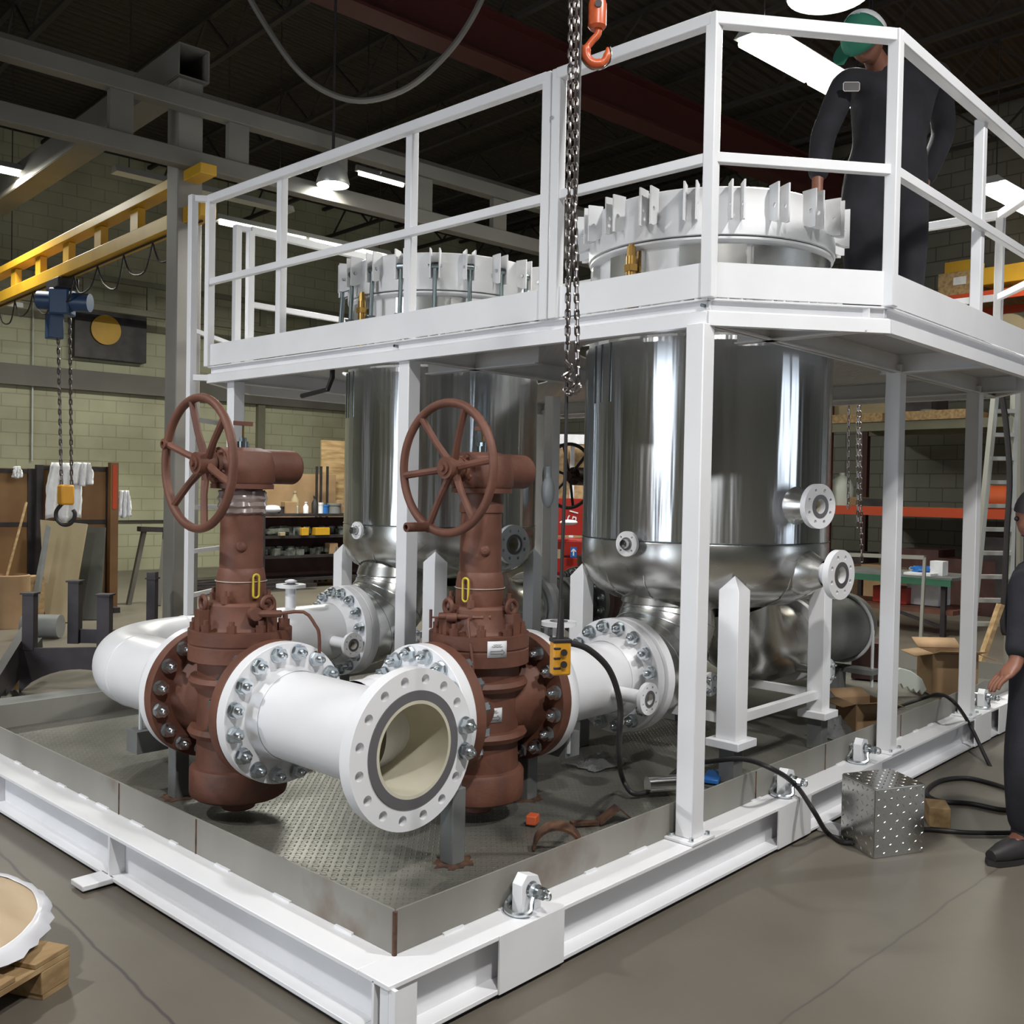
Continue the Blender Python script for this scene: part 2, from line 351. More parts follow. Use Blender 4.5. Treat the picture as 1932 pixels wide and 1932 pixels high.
# roof joists run along the hall, red girder across
MAT['joistpaint'] = mat('dark_joist_paint', (.03, .024, .02), .7)
jx = [-6.6+1.7*i for i in range(12)]
for i, x in enumerate(jx):
    g = G()
    for z in (6.25, 6.8): g.box((x, (Y0+Y1)/2, z), (.06, Y1-Y0-.1, .05), M=BM)
    y = Y0+.2; k = 0
    while y < Y1-.8:
        g.bar(B(x, y, 6.25 if k % 2 else 6.8), B(x, y+.6, 6.8 if k % 2 else 6.25), .025, .025); y += .6; k += 1
    put('roof_joist', g, 'joistpaint', None, 'dark open web steel joist under the ribbed roof deck', 'joist', 'open web joists under the roof')
p = toB(at(985, 108, z=5.95)); q = toB(at(640, 150, z=5.95))
g = G(); yy = p.y
g.box(((X0+X1)/2, yy, 5.75), (X1-X0-.1, .28, .03), M=BM); g.box(((X0+X1)/2, yy, 6.2), (X1-X0-.1, .28, .03), M=BM); g.box(((X0+X1)/2, yy, 5.975), (X1-X0-.1, .03, .43), M=BM)
put('roof_girder', g, 'darkred', None, 'dark red steel roof girder crossing above the guardrail', 'beam')

for k, (ax_, c0, w_, h_) in enumerate((('x', 1.3, 3.4, 4.6), ('y', 7.4, 3.4, 4.3))):
    g = G()
    for s_ in (-1, 1):
        if ax_ == 'x': g.box((X0+.04, c0+s_*(w_/2+.06), h_/2), (.08, .12, h_), M=BM)
        else: g.box((c0+s_*(w_/2+.06), Y0+.04, h_/2), (.12, .08, h_), M=BM)
    g.box((X0+.04, c0, h_+.06), (.08, w_+.24, .12), M=BM) if ax_ == 'x' else g.box((c0, Y0+.04, h_+.06), (w_+.24, .08, .12), M=BM)
    struct('door_%d' % (k+1), g, 'greysteel')
# ------------------------------------------------------------ lamps
def strip_lamp(px0, py0, px1, py1, z, label, ntube=1, wd=.16, lit=True, tr=None, name='strip_light', pw=60):
    a = toB(at(px0, py0, z=z)); b = toB(at(px1, py1, z=z)); yy = a.y; x0, x1 = sorted((a.x, b.x))
    t = thing(name, label, 'light', B((x0+x1)/2, yy, z))
    g = G(); g.prism([(-wd/2, 0), (wd/2, 0), (wd/4, .07), (-wd/4, .07)], B(x0, yy, z), BM.to_3x3() @ Y, Z, x1-x0)
    put('housing', g, 'shade', t)
    if lit:
        n = max(1, round((x1-x0)/1.22)); s = (x1-x0)/n
        for k in range(n):
            for e in ((-.35, .35) if ntube == 2 else (0,)):
                g = G(); g.cyl(B(x0+k*s+.04, yy+e*wd, z-.025), B(x0+(k+1)*s-.04, yy+e*wd, z-.025), .034 if ntube == 2 else .02, n=10); put('tube', g, 'tube', t)
        area('strip_glow', B((x0+x1)/2, yy, z-.06), x1-x0, pw, (1, 1, .88), (0, 0, -1), wd)
    # hangers to the roof
    g = G()
    for x in (x0+.15, x1-.15): put('hanger', G().cyl(B(x, yy, z+.06), B(x, yy, HC), .006, n=6), 'darksteel', t)
    return t
strip_lamp(1418, 62, 1640, 205, 4.7, 'bright two-tube strip light above the worker on the platform', 2, .3, pw=90)
strip_lamp(1868, 345, 2060, 470, 4.7, 'bright strip light beyond the guardrail at the right edge', 2, .3, pw=60)
strip_lamp(408, 415, 735, 483, 4.7, 'long row of lit tubes beyond the left handrail', 1, .2, pw=340)
strip_lamp(-90, 298, 46, 333, 4.7, 'lit strip light at the left edge below the grey truss', 1, .2, pw=110)
strip_lamp(672, 322, 762, 349, 5.2, 'thin violet-white strip light behind the middle rail post', 1, .06, pw=30)
strip_lamp(-120, 560, 56, 576, 3.9, 'dim strip light at the left edge behind the yellow crane beam', 1, .05, lit=False)
strip_lamp(215, 325, 560, 398, 4.55, 'unlit white strip fixture behind the grey column', 1, .16, lit=False)
def bell(loc, label, s=1, pw=700, group=None):
    t = thing('highbay_lamp', label, 'light', loc, group); l = V(loc)
    g = G(); g.lathe([(.24*s, 0), (.25*s, .02), (.21*s, .10), (.12*s, .17), (.07*s, .19), (.065*s, .19), (.11*s, .16), (.20*s, .09), (.235*s, .01)], l, n=32, closed=True); put('reflector', g, 'shade', t)
    g = G(); g.cyl(l+Z*.19*s, l+Z*.42*s, .075*s, n=16); put('ballast', g, 'greysteel', t)
    g = G(); g.sphere(l+Z*.06*s, .085*s, 16, 10, (1.6, 1.6, .8)); put('bulb', g, 'bulb', t)
    g = G(); g.cyl(l+Z*.42*s, V((l.x, l.y, HC)), .012, n=6); put('hanger', g, 'darksteel', t)
    k = bpy.data.lights.new('bulb_light', 'SPOT'); k.spot_size = R(150); k.spot_blend = .5; k.energy = pw*1.5; k.color = (1, .985, .965); k.shadow_soft_size = .14
    o = bpy.data.objects.new('bulb_light', k); COL.objects.link(o); o.location = l-Z*.04; return t
bell(at(628, 350, d=8.2), 'starry highbay lamp hanging beyond the handrail with grey ballast', .55, 200)
bell(at(1563, -8, d=6.8), 'blown-out highbay lamp cut by the top edge above the worker', 1.15, 330)
for q in ((-1.2, -3.2), (-3.4, 2.6)):
    bell(B(*q, 5.3), 'highbay lamp hanging behind the photographer', 1, 520, 'highbay lamps behind the photographer')
bell(B(1.9, -2.6, 5.4), 'highbay lamp hanging high over the floor in front of the platform', 1, 420)

# ------------------------------------------------------------ crane runways and column
def truss(name, label, p0, p1, z0, z1, h0, h1, wd, step, m, webw, cat='beam', web_t=None, off=.3):
    """two chords along p0-p1 (world xy) with flat vertical webs"""
    p0, p1 = V(p0), V(p1); d = (p1-p0); Lg = d.length; d.normalize(); nrm = V((-d.y, d.x, 0)); ang = math.atan2(d.y, d.x)
    t = thing(name, label, cat, (p0.x, p0.y, z0))
    for z, h in ((z0, h0), (z1, h1)):
        g = G(); c = (p0+p1)/2; g.box((c.x, c.y, z), (Lg, wd, h), ang); put('chord', g, m, t, bevel=.006)
    s = off
    while s < Lg:
        c = p0+d*s; g = G(); g.box((c.x, c.y, (z0+z1)/2), (webw, wd*.5, z1-z0-(h0+h1)/2+.01), ang); put('web_plate', g, m, t); s += step
    return t
bx = BM.to_3x3() @ X; by = BM.to_3x3() @ Y
colp = at(342, 900, d=7.75); cB = toB(colp)
yr = cB.y-.17
a_ = B(X0+.1, yr); b_ = B(X1-.2, yr)
truss('runway_truss', 'grey crane runway truss passing in front of the steel column', a_, b_, 3.945, 4.37, .13, .12, .12, .92, 'greysteel', .17, off=.46)
truss('runway_truss', 'cream wall-side runway truss low behind the yellow crane', B(X0+.1, Y1-.9), B(X1-.2, Y1-.9), 4.20, 4.66, .10, .08, .1, 1.0, 'creamsteel', .12)
t = thing('steel_column', 'tall grey-brown square steel column left of the ladder', 'column', (colp.x, colp.y, 0))
put('shaft', G().box((cB.x, cB.y, 2.30), (.2, .2, 4.58), M=BM), 'columnpaint', t, bevel=.008)
put('base_plate', G().box((cB.x, cB.y, .012), (.36, .36, .024), M=BM), 'greysteel', t)
# cross tube on top of the column running back to the wall, open end toward the viewer
zt = 4.70
g = G(); h = .12
g.b.free(); g.b = bmesh.new()
for (a, b, c, e) in ((-h, 0, .012, 2*h), (h, 0, .012, 2*h), (0, -h, 2*h, .012), (0, h, 2*h, .012)):
    g.box((cB.x+a, (cB.y-.15+Y1)/2, zt+b), (c, Y1-cB.y+.14, e), M=BM)
put('header_tube', g, 'greysteel', None, 'grey square header tube with open end on top of the column', 'beam')
g = G(); g.box(((X0+X1)/2, yr+1.9, 5.2), (X1-X0-.3, .1, .1), M=BM); put('roof_rail', g, 'greysteel', None, 'pale thin rail above the grey runway truss', 'beam')
# yellow bridge crane with festoon
e1 = toB(at(318, 357, z=3.84)); xc = e1.x
yc0, yc1 = toB(at(386, 325, z=3.84)).y, Y1-1.05
t = truss('bridge_crane', 'yellow bridge crane truss beam crossing at the left', B(xc, yc0-.1), B(xc, yc1), 3.54, 3.84, .12, .08, .13, .84, 'yellow', .16, 'crane', off=.5)
g = G()
for k in range(11):
    s0 = yc0+.3+k*.62; g.tube(smooth_path([B(xc, s0, 3.46), B(xc, s0+.16, 3.30-.05*(k % 3)), B(xc, s0+.46, 3.28), B(xc, s0+.62, 3.46)], 5), .008, 6)
g.cyl(B(xc, yc0, 3.47), B(xc, yc1, 3.47), .008, n=6)
put('festoon_cable', g, 'black', t)
# blue chain hoist under the crane
hz = at(122, 565, d=(toB(at(122, 545, z=3.36)).y*0+1)*1) if False else None
hp = at(122, 540, x=B(xc, 8.5).x); hB = toB(hp); hp = B(xc, hB.y, 3.47)
t = thing('chain_hoist', 'blue electric chain hoist hanging under the yellow crane', 'hoist', hp)
put('trolley', G().box((xc, hB.y, 3.42), (.2, .36, .10), M=BM), 'darksteel', t, bevel=.01)
put('motor', G().cyl(hp+V((-.16, .17, -.20)), hp+V((.19, -.20, -.22)), .09, n=20), 'hoistblue', t)
put('hoist_body', G().box((xc, hB.y, 3.25), (.20, .20, .26), R(-40), M=BM), 'hoistblue', t, bevel=.02)
put('control_box', G().box((xc-.05, hB.y+.07, 3.01), (.14, .14, .24), M=BM), 'hoistblue', t, bevel=.01)
def link_mesh(pitch, wd, r):
    a = pitch*.5+r*.9; b = wd/2-r; n = 10; pts = []
    for i in range(n//2+1): t_ = pi*i/(n//2); pts.append(V((b*math.cos(t_), 0, a-b+b*math.sin(t_)-r*.0)))
    for i in range(n//2+1): t_ = pi+pi*i/(n//2); pts.append(V((b*math.cos(t_), 0, -(a-b)+b*math.sin(t_))))
    return raw_mesh('chain_link', G().tube(pts, r, 6, closed=True), 'chain')
def chain(parent, pts, pitch, mesh, cap=100, tw=0):
    pts = [V(p) for p in pts]; seg = [(pts[i+1]-pts[i]).length for i in range(len(pts)-1)]; tot = sum(seg); n = int(tot/pitch); out = []
    for k in range(n):
        s = (k+.5)*pitch; i = 0
        while i < len(seg)-1 and s > seg[i]: s -= seg[i]; i += 1
        p = pts[i]+(pts[i+1]-pts[i])*(s/seg[i]); d = pts[i+1]-pts[i]
        rot = d.to_track_quat('Z', 'Y').to_matrix() @ Matrix.Rotation(pi/2*(k % 2)+tw, 3, 'Z')
        out.append((p, rot))
    for p, rot in out[:cap]: inst('chain_link', mesh, parent, p, rot)
    if out[cap:]:
        b = bmesh.new()
        for p, rot in out[cap:]:
            bb = bmesh.new(); bb.from_mesh(mesh); T = rot.to_4x4(); T.translation = p-WP[parent.name]; bb.transform(T)
            me = bpy.data.meshes.new('tmp'); bb.to_mesh(me); bb.free(); b.from_mesh(me); bpy.data.meshes.remove(me)
        me = bpy.data.meshes.new('chain'); b.to_mesh(me); b.free(); me.materials.append(MAT['chain'])
        o = bpy.data.objects.new('chain_run', me); COL.objects.link(o); o.parent = parent; o['kind'] = 'stuff'
big = link_mesh(.05, .036, .007)
lo = at(124, 945, d=(hp-CAM).dot(FW))
chain(t, [hp+V((-.03, .03, -.38)), lo+V((-.03, .03, .12))], .05, big, 60); chain(t, [hp+V((.05, -.06, -.38)), lo+V((.04, -.04, .12))], .05, big, 40)
put('hook_block', G().box(lo+Z*.06, (.13, .13, .2), BR), 'pendantyellow', t, bevel=.02)
def hook_pts(c, s, right):
    r_ = V(right); pts = [(0, .62), (0, .40), (-.14, .26), (-.27, .08), (-.26, -.14), (-.10, -.30), (.10, -.30), (.24, -.16), (.27, .02), (.22, .12)]
    return [V(c)+r_*(a*s)+Z*(b*s) for a, b in pts]
put('hook', G().tube(smooth_path(hook_pts(lo-Z*.13, .34, RT), 4), [.02]*37, 8), 'black', t)
# ------------------------------------------------------------ left wall things
t = thing('wall_fan', 'dark square exhaust fan housing with a yellow round cover on the left wall', 'fan', B(toB(at(205, 645, y=at(205, 645, d=12.5).y)).x, Y1, 3.0))
fc = at(200, 625, d=13.0); fB = toB(fc); k_ = (Y1-.12-toB(CAM).y)/(fB.y-toB(CAM).y); fc = CAM+(fc-CAM)*k_; fB = toB(fc)
t.location = fc; WP[t.name] = fc.copy()
g = G(); g.box((fB.x+.05, Y1-.12, fB.z-.05), (1.16, .22, .84), M=BM); put('housing', g, 'darksteel', t)
g = G(); g.cyl(B(fB.x-.05, Y1-.24, fB.z), B(fB.x-.05, Y1-.27, fB.z), .24, n=40); put('cover_disc', g, 'yellow', t)
def onwall(px, py, off=.05):
    p = at(px, py, d=12); b = toB(p); c = toB(CAM); k = (Y1-off-c.y)/(b.y-c.y); return toB(CAM+(p-CAM)*k)
def onx(px, py, xb):
    p = at(px, py, d=12); b = toB(p); c = toB(CAM); k = (xb-c.x)/(b.x-c.x); return toB(CAM+(p-CAM)*k)
def ony(px, py, yb):
    p = at(px, py, d=12); b = toB(p); c = toB(CAM); k = (yb-c.y)/(b.y-c.y); return toB(CAM+(p-CAM)*k)
a, b = onwall(63, 560), onwall(66, 870); g = G(); g.cyl(B(a.x, a.y, a.z), B(a.x, a.y, b.z), .012, n=6); put('conduit_pipe', g, 'greypaint', None, 'thin vertical conduit on the block wall above the screens', 'pipe')
a, b = onwall(222, 983), onwall(316, 985); g = G(); g.cyl(B(a.x, a.y, a.z), B(b.x, a.y, a.z), .015, n=6); g.box((b.x, a.y-.02, a.z), (.1, .08, .2), M=BM); put('conduit_pipe', g, 'darksteel', None, 'horizontal conduit with outlet box on the wall beside the column', 'pipe')
a, b = onwall(487, 745), onwall(500, 880); g = G(); g.box((a.x+.05, Y1-.06, 1.9), (.14, .1, 3.8), M=BM); put('wall_pipe', g, 'creamsteel', None, 'pale green vertical duct on the wall right of the ladder', 'pipe')
# welding screens: orange panels in dark frames
def screen(pxa, pxb, pyt, pyb, yb, label):
    a = ony(pxa, pyt, yb); b = ony(pxb, pyt, yb); zt = a.z; t = thing('welding_screen', label, 'screen', B((a.x+b.x)/2, yb, 0), 'welding screens against the left wall')
    W_ = b.x-a.x
    put('curtain', G().box(((a.x+b.x)/2, yb, zt/2+.1), (W_-.06, .02, zt-.2), M=BM), 'greenscreen', t)
    for x in (a.x, b.x): put('upright', G().box((x, yb, zt/2), (.07, .07, zt), M=BM), 'darksteel', t)
    for z in (zt-.03, zt*.62, .18): put('rail', G().box(((a.x+b.x)/2, yb, z), (W_, .05, .045), M=BM), 'darksteel', t)
    for x in (a.x, b.x): put('foot', G().box((x, yb, .03), (.07, .6, .06), M=BM), 'darksteel', t)
    return t
ys = 9.6
screen(-95, 58, 880, 1140, ys, 'orange-brown welding screen cut by the left edge'); screen(74, 205, 877, 1140, ys-.1, 'orange-brown welding screen with white coats hung over it')
a = ony(214, 873, ys-.2); g = G(); g.box((a.x, a.y, a.z/2), (.09, .09, a.z), M=BM); put('screen_post', g, 'greenscreen', None, 'free orange-brown post at the right end of the screens', 'post')
put('reflective_tape', G().box((a.x, a.y-.05, a.z-.28), (.05, .012, .5), M=BM), 'rackorange', None, 'red tape strip on the post right of the screens', 'tape')
def drape(name, label, cat, pxs, pyt, pyb, yb, m, group=None, amp=.04):
    a = ony(pxs[0], pyt, yb); b = ony(pxs[1], pyb, yb); g = G(); n, mm = 22, 12; rng = random.Random(int(pxs[0])); W_ = b.x-a.x; rows = []
    for j in range(mm+1):
        v = j/mm; row = []
        for i in range(n+1):
            u = i/n; xx = a.x+W_*(.5+(u-.5)*(.75+.25*min(1, v*2.5)))+.01*rng.random(); zz = a.z+(b.z-a.z)*v*(1-.04*math.sin(u*9))
            row.append(g.b.verts.new(B(xx, yb+amp*math.sin(u*17+v*2)*(.4+v)*.5-.02, zz)))
        rows.append(row)
    for j in range(mm):
        for i in range(n): g.b.faces.new((rows[j][i], rows[j][i+1], rows[j+1][i+1], rows[j+1][i]))
    o = put(name, g, m, None, label, cat, group); md = o.modifiers.new('thick', 'SOLIDIFY'); md.thickness = .012; return o
drape('lab_coat', 'long white coat hanging on the welding screen', 'coat', (86, 150), 872, 980, ys-.22, 'whitecloth')
drape('lab_coat', 'short striped white coat bunched on the screen right of the long coat', 'coat', (132, 172), 872, 916, ys-.3, 'whitecloth')
drape('plastic_bag', 'white plastic bag hanging right of the orange-brown post', 'bag', (220, 243), 925, 976, ys-.2, 'film')
drape('cloth_rag', 'small white rag on the left screen', 'cloth', (23, 38), 880, 902, ys-.1, 'whitecloth')
def lean(name, label, cat, quad, d, m, th=.02, tilt=.35):
    """a leaning board: bottom edge on the floor at depth, top edge tipped back"""
    (x0, yb0), (x1, yb1), (x2, yt2), (x3, yt3) = quad
    p0, p1 = at(x0, yb0, d=d), at(x1, yb1, d=d); p0.z = p1.z = 0
    p2, p3 = at(x2, yt2, d=d+tilt), at(x3, yt3, d=d+tilt)
    g = G(); n = (p1-p0).cross(p3-p0).normalized()*th
    vs = [g.b.verts.new(p) for p in (p0, p1, p2, p3)]+[g.b.verts.new(p+n) for p in (p0, p1, p2, p3)]
    for f in ((0, 1, 2, 3), (7, 6, 5, 4), (0, 4, 5, 1), (1, 5, 6, 2), (2, 6, 7, 3), (3, 7, 4, 0)): g.b.faces.new([vs[i] for i in f])
    return put(name, g, m, None, label, cat)
lean('grey_sheet', 'dark grey sheet leaning right of the pale board', 'board', ((140, 1168), (190, 1168), (200, 996), (165, 994)), 10.6, 'greyboard')
lean('pale_board', 'pale cardboard-coloured board leaning on the screens', 'board', ((88, 1172), (134, 1180), (166, 990), (78, 982)), 10.35, 'paleboard', .03)
lean('pale_strip', 'long pale strip of board in front of the pale board', 'board', ((50, 1190), (66, 1190), (96, 995), (88, 990)), 10.0, 'galv', .01)
g = G(); p = at(22, 1150, d=10.0); p.z = 0; g.lathe([(0, 0), (.17, 0), (.17, .52), (.155, .53), (.155, .50), (0, .50)], p, n=28); put('fibre_drum', g, 'cardboard', None, 'brown fibre drum standing at the left edge', 'drum')
p = at(58, 1130, d=10.2); p.z = 0; rbox('wooden_stool', 'small wooden block stand beside the drum', 'stand', p+Z*.25, (.2, .16, .5), 'wood', .3)
g = G(); a = at(2, 1100, d=9.9); b = at(50, 948, d=10.4); a.z = .3; g.cyl(a, b, .013, n=8); put('broom_handle', g, 'wood', None, 'thin wooden pole leaning at the left edge', 'pole')
# T stand and bench beside the column
t = thing('roller_stand', 'brown T-shaped pipe stand between screens and column', 'stand', B(*ony(290, 1085, 9.9).xy, 0))
a, b, c = ony(262, 998, 9.9), ony(325, 1000, 9.9), ony(272, 1000, 9.9); d_ = ony(243, 1098, 9.9); e = ony(312, 1000, 9.9); f = ony(300, 1108, 9.6)
put('top_bar', G().bar(B(*a), B(*b), .12, .06), 'darksteel', t)
put('leg', G().bar(B(*c), B(d_.x, d_.y, 0), .05, .05), 'greysteel', t); put('leg', G().bar(B(*e), B(f.x, f.y, 0), .05, .05), 'greysteel', t)
g = G()
for i in range(9):
    y_ = 10.3+.16*i; g.bar(B(4.2+.2*random.random(), y_, .03+.07*random.random()), B(6.1, y_+.1*random.random(), .05+.12*random.random()), .06, .05)
put('scrap_pile', g, 'darksteel', None, 'low heap of steel bar scrap on the floor behind the column', 'scrap', kind='stuff')
# black saddle weldment
o0 = at(42, 1305, z=0); ux = V((RT.x, RT.y, 0)).normalized(); s_ = (o0-CAM).dot(FW)/FPX
def fx(px, py): return ((px-42)*s_, (1305-py)*s_)
t = thing('saddle_frame', 'black steel saddle support with four upright posts left of the white elbow', 'frame', o0)
pts = [fx(40, 1305), fx(40, 1222), fx(268, 1215), fx(268, 1305)]+[fx(268-(i)*228/12, 1305-46*math.sin(pi*i/12)**.7) for i in range(1, 12)]
put('saddle_plate', G().prism(pts, o0, ux, Z, .03), 'darksteel', t)
uy = Z.cross(ux)
for (x0, x1, yt, yb, dy) in ((45, 66, 1120, 1225, 0), (100, 121, 1102, 1222, .25), (185, 208, 1120, 1222, .0), (228, 245, 1100, 1165, .5)):
    k = 1+dy/7; a = fx(x0, yt); b = fx(x1, yb); c = o0+ux*((a[0]+b[0])/2*1)+uy*dy
    put('post', G().box((c.x, c.y, (a[1]+b[1])/2+(.0 if dy < .3 else -.1)), ((b[0]-a[0]), .07, a[1]-b[1]+(.0 if dy < .3 else .3)), math.atan2(ux.y, ux.x)), 'darksteel', t)
    put('cap_plate', G().box((c.x, c.y, a[1]+.005), ((b[0]-a[0])*1.25, .1, .012), math.atan2(ux.y, ux.x)), 'darksteel', t)
a = o0+ux*(fx(110, 0)[0])+uy*.25; put('cross_plate', G().bar(a+Z*.36, a+ux*.35+Z*.36, .03, .1), 'darksteel', t)
g = G(); g.bar(at(-30, 1330, d=6.3), at(62, 1180, d=7.2), .06, .14); g.bar(at(5, 1300, d=6.6), at(75, 1215, d=7.4), .04, .10); put('steel_strut', g, 'darksteel', None, 'dark slanting steel struts at the left edge beside the saddle frame', 'strut')
p = at(80, 1165, d=9.3); g = G(); p.z = .115; g.cyl(p+V((-.12, .12, 0)), p+V((.12, -.12, 0)), .11, n=24); put('steel_can', g, 'galv', None, 'small grey metal drum resting behind the black saddle posts', 'can')
# channel sections lying on the floor beyond the skid
g = G(); a, b = at(-60, 1352, z=.02), at(262, 1310, z=.02); g.bar(a+Z*.05, b+Z*.05, .28, .02); g.bar(a+V((-.1, -.1, .02)), b+V((-.1, -.1, .02)), .02, .10)
put('steel_channel', g, 'galv', None, 'long grey steel channel lying on the floor beyond the skid', 'channel')
# ------------------------------------------------------------ shelving on the wall side
sy = 10.6
a, b = ony(498, 976, sy), ony(665, 985, sy)
def shelf_z(py): return ony(505, py, sy).z
t = thing('steel_shelf', 'dark steel shelving full of fittings against the left wall', 'shelf', B((a.x+b.x)/2, sy, 0))
zs = [shelf_z(972), shelf_z(1014), shelf_z(1052), .12]; sw = b.x-a.x+.8; sc = (a.x+b.x)/2+.4
for z in zs: put('shelf_board', G().box((sc, sy+.25, z), (sw, .5, .04), M=BM), 'darksteel', t)
for x in (sc-sw/2, sc+sw/2):
    for y in (sy+.02, sy+.48): put('upright', G().box((x, y, zs[0]/2), (.05, .04, zs[0]), M=BM), 'darksteel', t)
put('back_panel', G().box((sc, sy+.52, zs[0]/2), (sw, .01, zs[0]-.1), M=BM), 'browndark', t)
rng = random.Random(3)
MAT['fittingmix'] = noisy(mat('mixed_fittings', (.1, .11, .1), .4, .4), (.02, .02, .02), (.22, .24, .21), 9, 3)[0]
g = G()
for z in zs[1:3]:
    for i in range(70):
        g.box((sc-sw/2+.1+rng.random()*(sw-.2), sy+.04+.3*rng.random(), z+.05+.05*rng.random()), (.05+.12*rng.random(), .08, .05+.07*rng.random()), rng.random(), M=BM)
put('fittings_heap', g, 'fittingmix', None, 'jumble of small dark pipe fittings covering the two middle shelves', 'fittings', kind='stuff')
for (px, py, w_, h_, m, nm, lb) in ((572, 1003, .12, .11, 'yellow', 'parts_bin', 'small yellow parts bin on the middle shelf, left one'), (605, 1006, .24, .11, 'yellow', 'parts_bin', 'wide yellow parts bin on the middle shelf, right one'), (530, 1000, .08, .05, 'paleboard', 'small_carton', 'little pale carton on the middle shelf')):
    q = ony(px, py, sy+.03); rbox(nm, lb, 'bin' if 'bin' in nm else 'box', B(q.x, q.y, shelf_z(1014)+.02+h_/2), (w_, .12, h_), m, BR)
q = ony(625, 1042, sy+.1); rbox('small_carton', 'tan carton among fittings on the lower shelf', 'box', B(q.x, q.y, shelf_z(1052)+.1), (.14, .14, .16), 'cardboard', BR)
bott = [(514, .10, .12, 'film', 'white plastic pouch lying at the left end of the top shelf', 'bag'), (530, .05, .10, 'darksteel', 'dark can right of the white pouch on the top shelf', 'can'), (545, .13, .17, 'cardboard', 'tan carton on the top shelf', 'box'), (557, .045, .16, 'jug', 'white bottle right of the tan carton', 'bottle'),
        (556, .06, .33, 'paleboard', 'tall cream tapered bottle behind the white bottle', 'bottle'), (577, .04, .17, 'film', 'slim white bottle in the middle of the top shelf', 'bottle'), (594, .05, .26, 'black', 'black spray bottle with white trigger on the top shelf', 'bottle'), (604, .045, .16, 'whitecloth', 'white capped tub on the top shelf', 'tub'),
        (612, .06, .13, 'blue', 'dark blue tub at the right of the white tub', 'tub'), (630, .10, .15, 'galv', 'grey tin near the vessel end of the top shelf', 'tin'), (640, .06, .2, 'cardboard', 'tan box at the vessel end of the top shelf', 'box')]
for px, r_, h_, m, lb, ct in bott:
    q = ony(px, 960, sy+(.18 if 'behind' not in lb else .3)); c = B(q.x, q.y, zs[0]+.02)
    if ct == 'box': rbox('carton', lb, ct, c+Z*h_/2, (r_*1.5, r_, h_), m, BR); continue
    g = G()
    if ct == 'bag': g.sphere(c+Z*.06, .1, sc=(1.7, .7, .6))
    elif ct == 'bottle': g.lathe([(0, 0), (r_, 0), (r_, h_*.6), (r_*.4, h_*.78), (r_*.4, h_*.9), (r_*.5, h_*.9), (r_*.5, h_), (0, h_)], c, n=16)
    else: g.lathe([(0, 0), (r_, 0), (r_, h_*.8), (r_*1.08, h_*.8), (r_*1.08, h_), (0, h_)], c, n=16)
    o = put({'bag': 'pouch', 'bottle': 'bottle', 'can': 'can', 'tub': 'tub', 'tin': 'tin'}[ct], g, m, None, lb, ct)
a, b = ony(500, 892, 11.6), ony(608, 890, 11.6); g = G(); g.box((a.x+.3, 11.6, a.z/2), ((b.x-a.x)+.9, .03, a.z), M=BM); put('plywood_sheet', g, 'cardboard', None, 'brown plywood sheet standing behind the steel shelving', 'board')
a, b = ony(606, 830, 11.7), ony(655, 890, 11.7); g = G(); g.box(((a.x+b.x)/2, 11.7, (a.z)/2), (b.x-a.x, .03, a.z), M=BM); put('plywood_sheet', g, 'wood', None, 'tall ochre plywood sheet standing behind the shelving near the vessel', 'board')
for px in (598, 606, 618):
    a = ony(px, 880, 11.3); g = G(); g.box((a.x, 11.3, a.z/2), (.03, .03, a.z), M=BM); put('steel_rod', g, 'darksteel', None, 'dark rod standing upright behind the shelving', 'rod', 'rods behind the shelving')
# ------------------------------------------------------------ skid
H, WS, LS = .187, 3.58, 5.95; FWD = .13
sk = thing('skid_base', 'long white steel skid frame with raw steel coaming and checker plate deck', 'skid', (0, 0, 0))
def ibeam(a, b, name='beam'):
    a, b = V(a), V(b); g = G()
    g.bar(a+Z*.023, b+Z*.023, FWD, .014); g.bar(a+Z*(H-.007), b+Z*(H-.007), FWD, .014); g.bar(a+Z*(H/2+.008), b+Z*(H/2+.008), .009, H-.03)
    put('gap_shade_strip', G().bar(a+Z*.008, b+Z*.008, FWD-.03, .016), 'black', sk)  # black strip added to stand for the shadowed gap under the beam
    return put(name, g, 'white', sk, bevel=.002)
e = FWD/2
ibeam((0, e, 0), (LS, e, 0)); ibeam((e, FWD, 0), (e, WS-FWD, 0)); ibeam((0, WS-e, 0), (LS, WS-e, 0)); ibeam((LS-e, FWD, 0), (LS-e, WS-FWD, 0))
for x in (1.5, 3.0, 4.5): put('cross_beam', G().box((x, WS/2, .09), (.01, WS-.14, .16)), 'white', sk)
put('deck_plate', G().box((LS/2, WS/2, H-.001), (LS-.25, WS-.25, .006)), 'checker', sk)
ci, ch = .124, .3096
for a, b in (((ci, ci), (LS-ci, ci)), ((ci, ci), (ci, WS-ci)), ((ci, WS-ci), (LS-ci, WS-ci)), ((LS-ci, ci), (LS-ci, WS-ci))):
    put('coaming_plate', G().bar((a[0], a[1], (H+ch)/2+.001), (b[0], b[1], (H+ch)/2+.001), .006, ch-H), 'raw', sk)
g = G(); g.tube([(ci-.003, ci-.003, H), (ci-.003, ci-.003, ch-.002)], .007, 8); put('corner_weld', g, 'rust', sk, 'rusty corner weld')
for (x, y) in ((ci-.003, 1.18), (ci-.003, 1.76), (2.1, ci-.003), (2.75, ci-.003), (3.65, ci-.003)):
    put('seam_weld', G().cyl((x, y, H), (x, y, ch-.002), .0035, n=6), 'rust', sk)
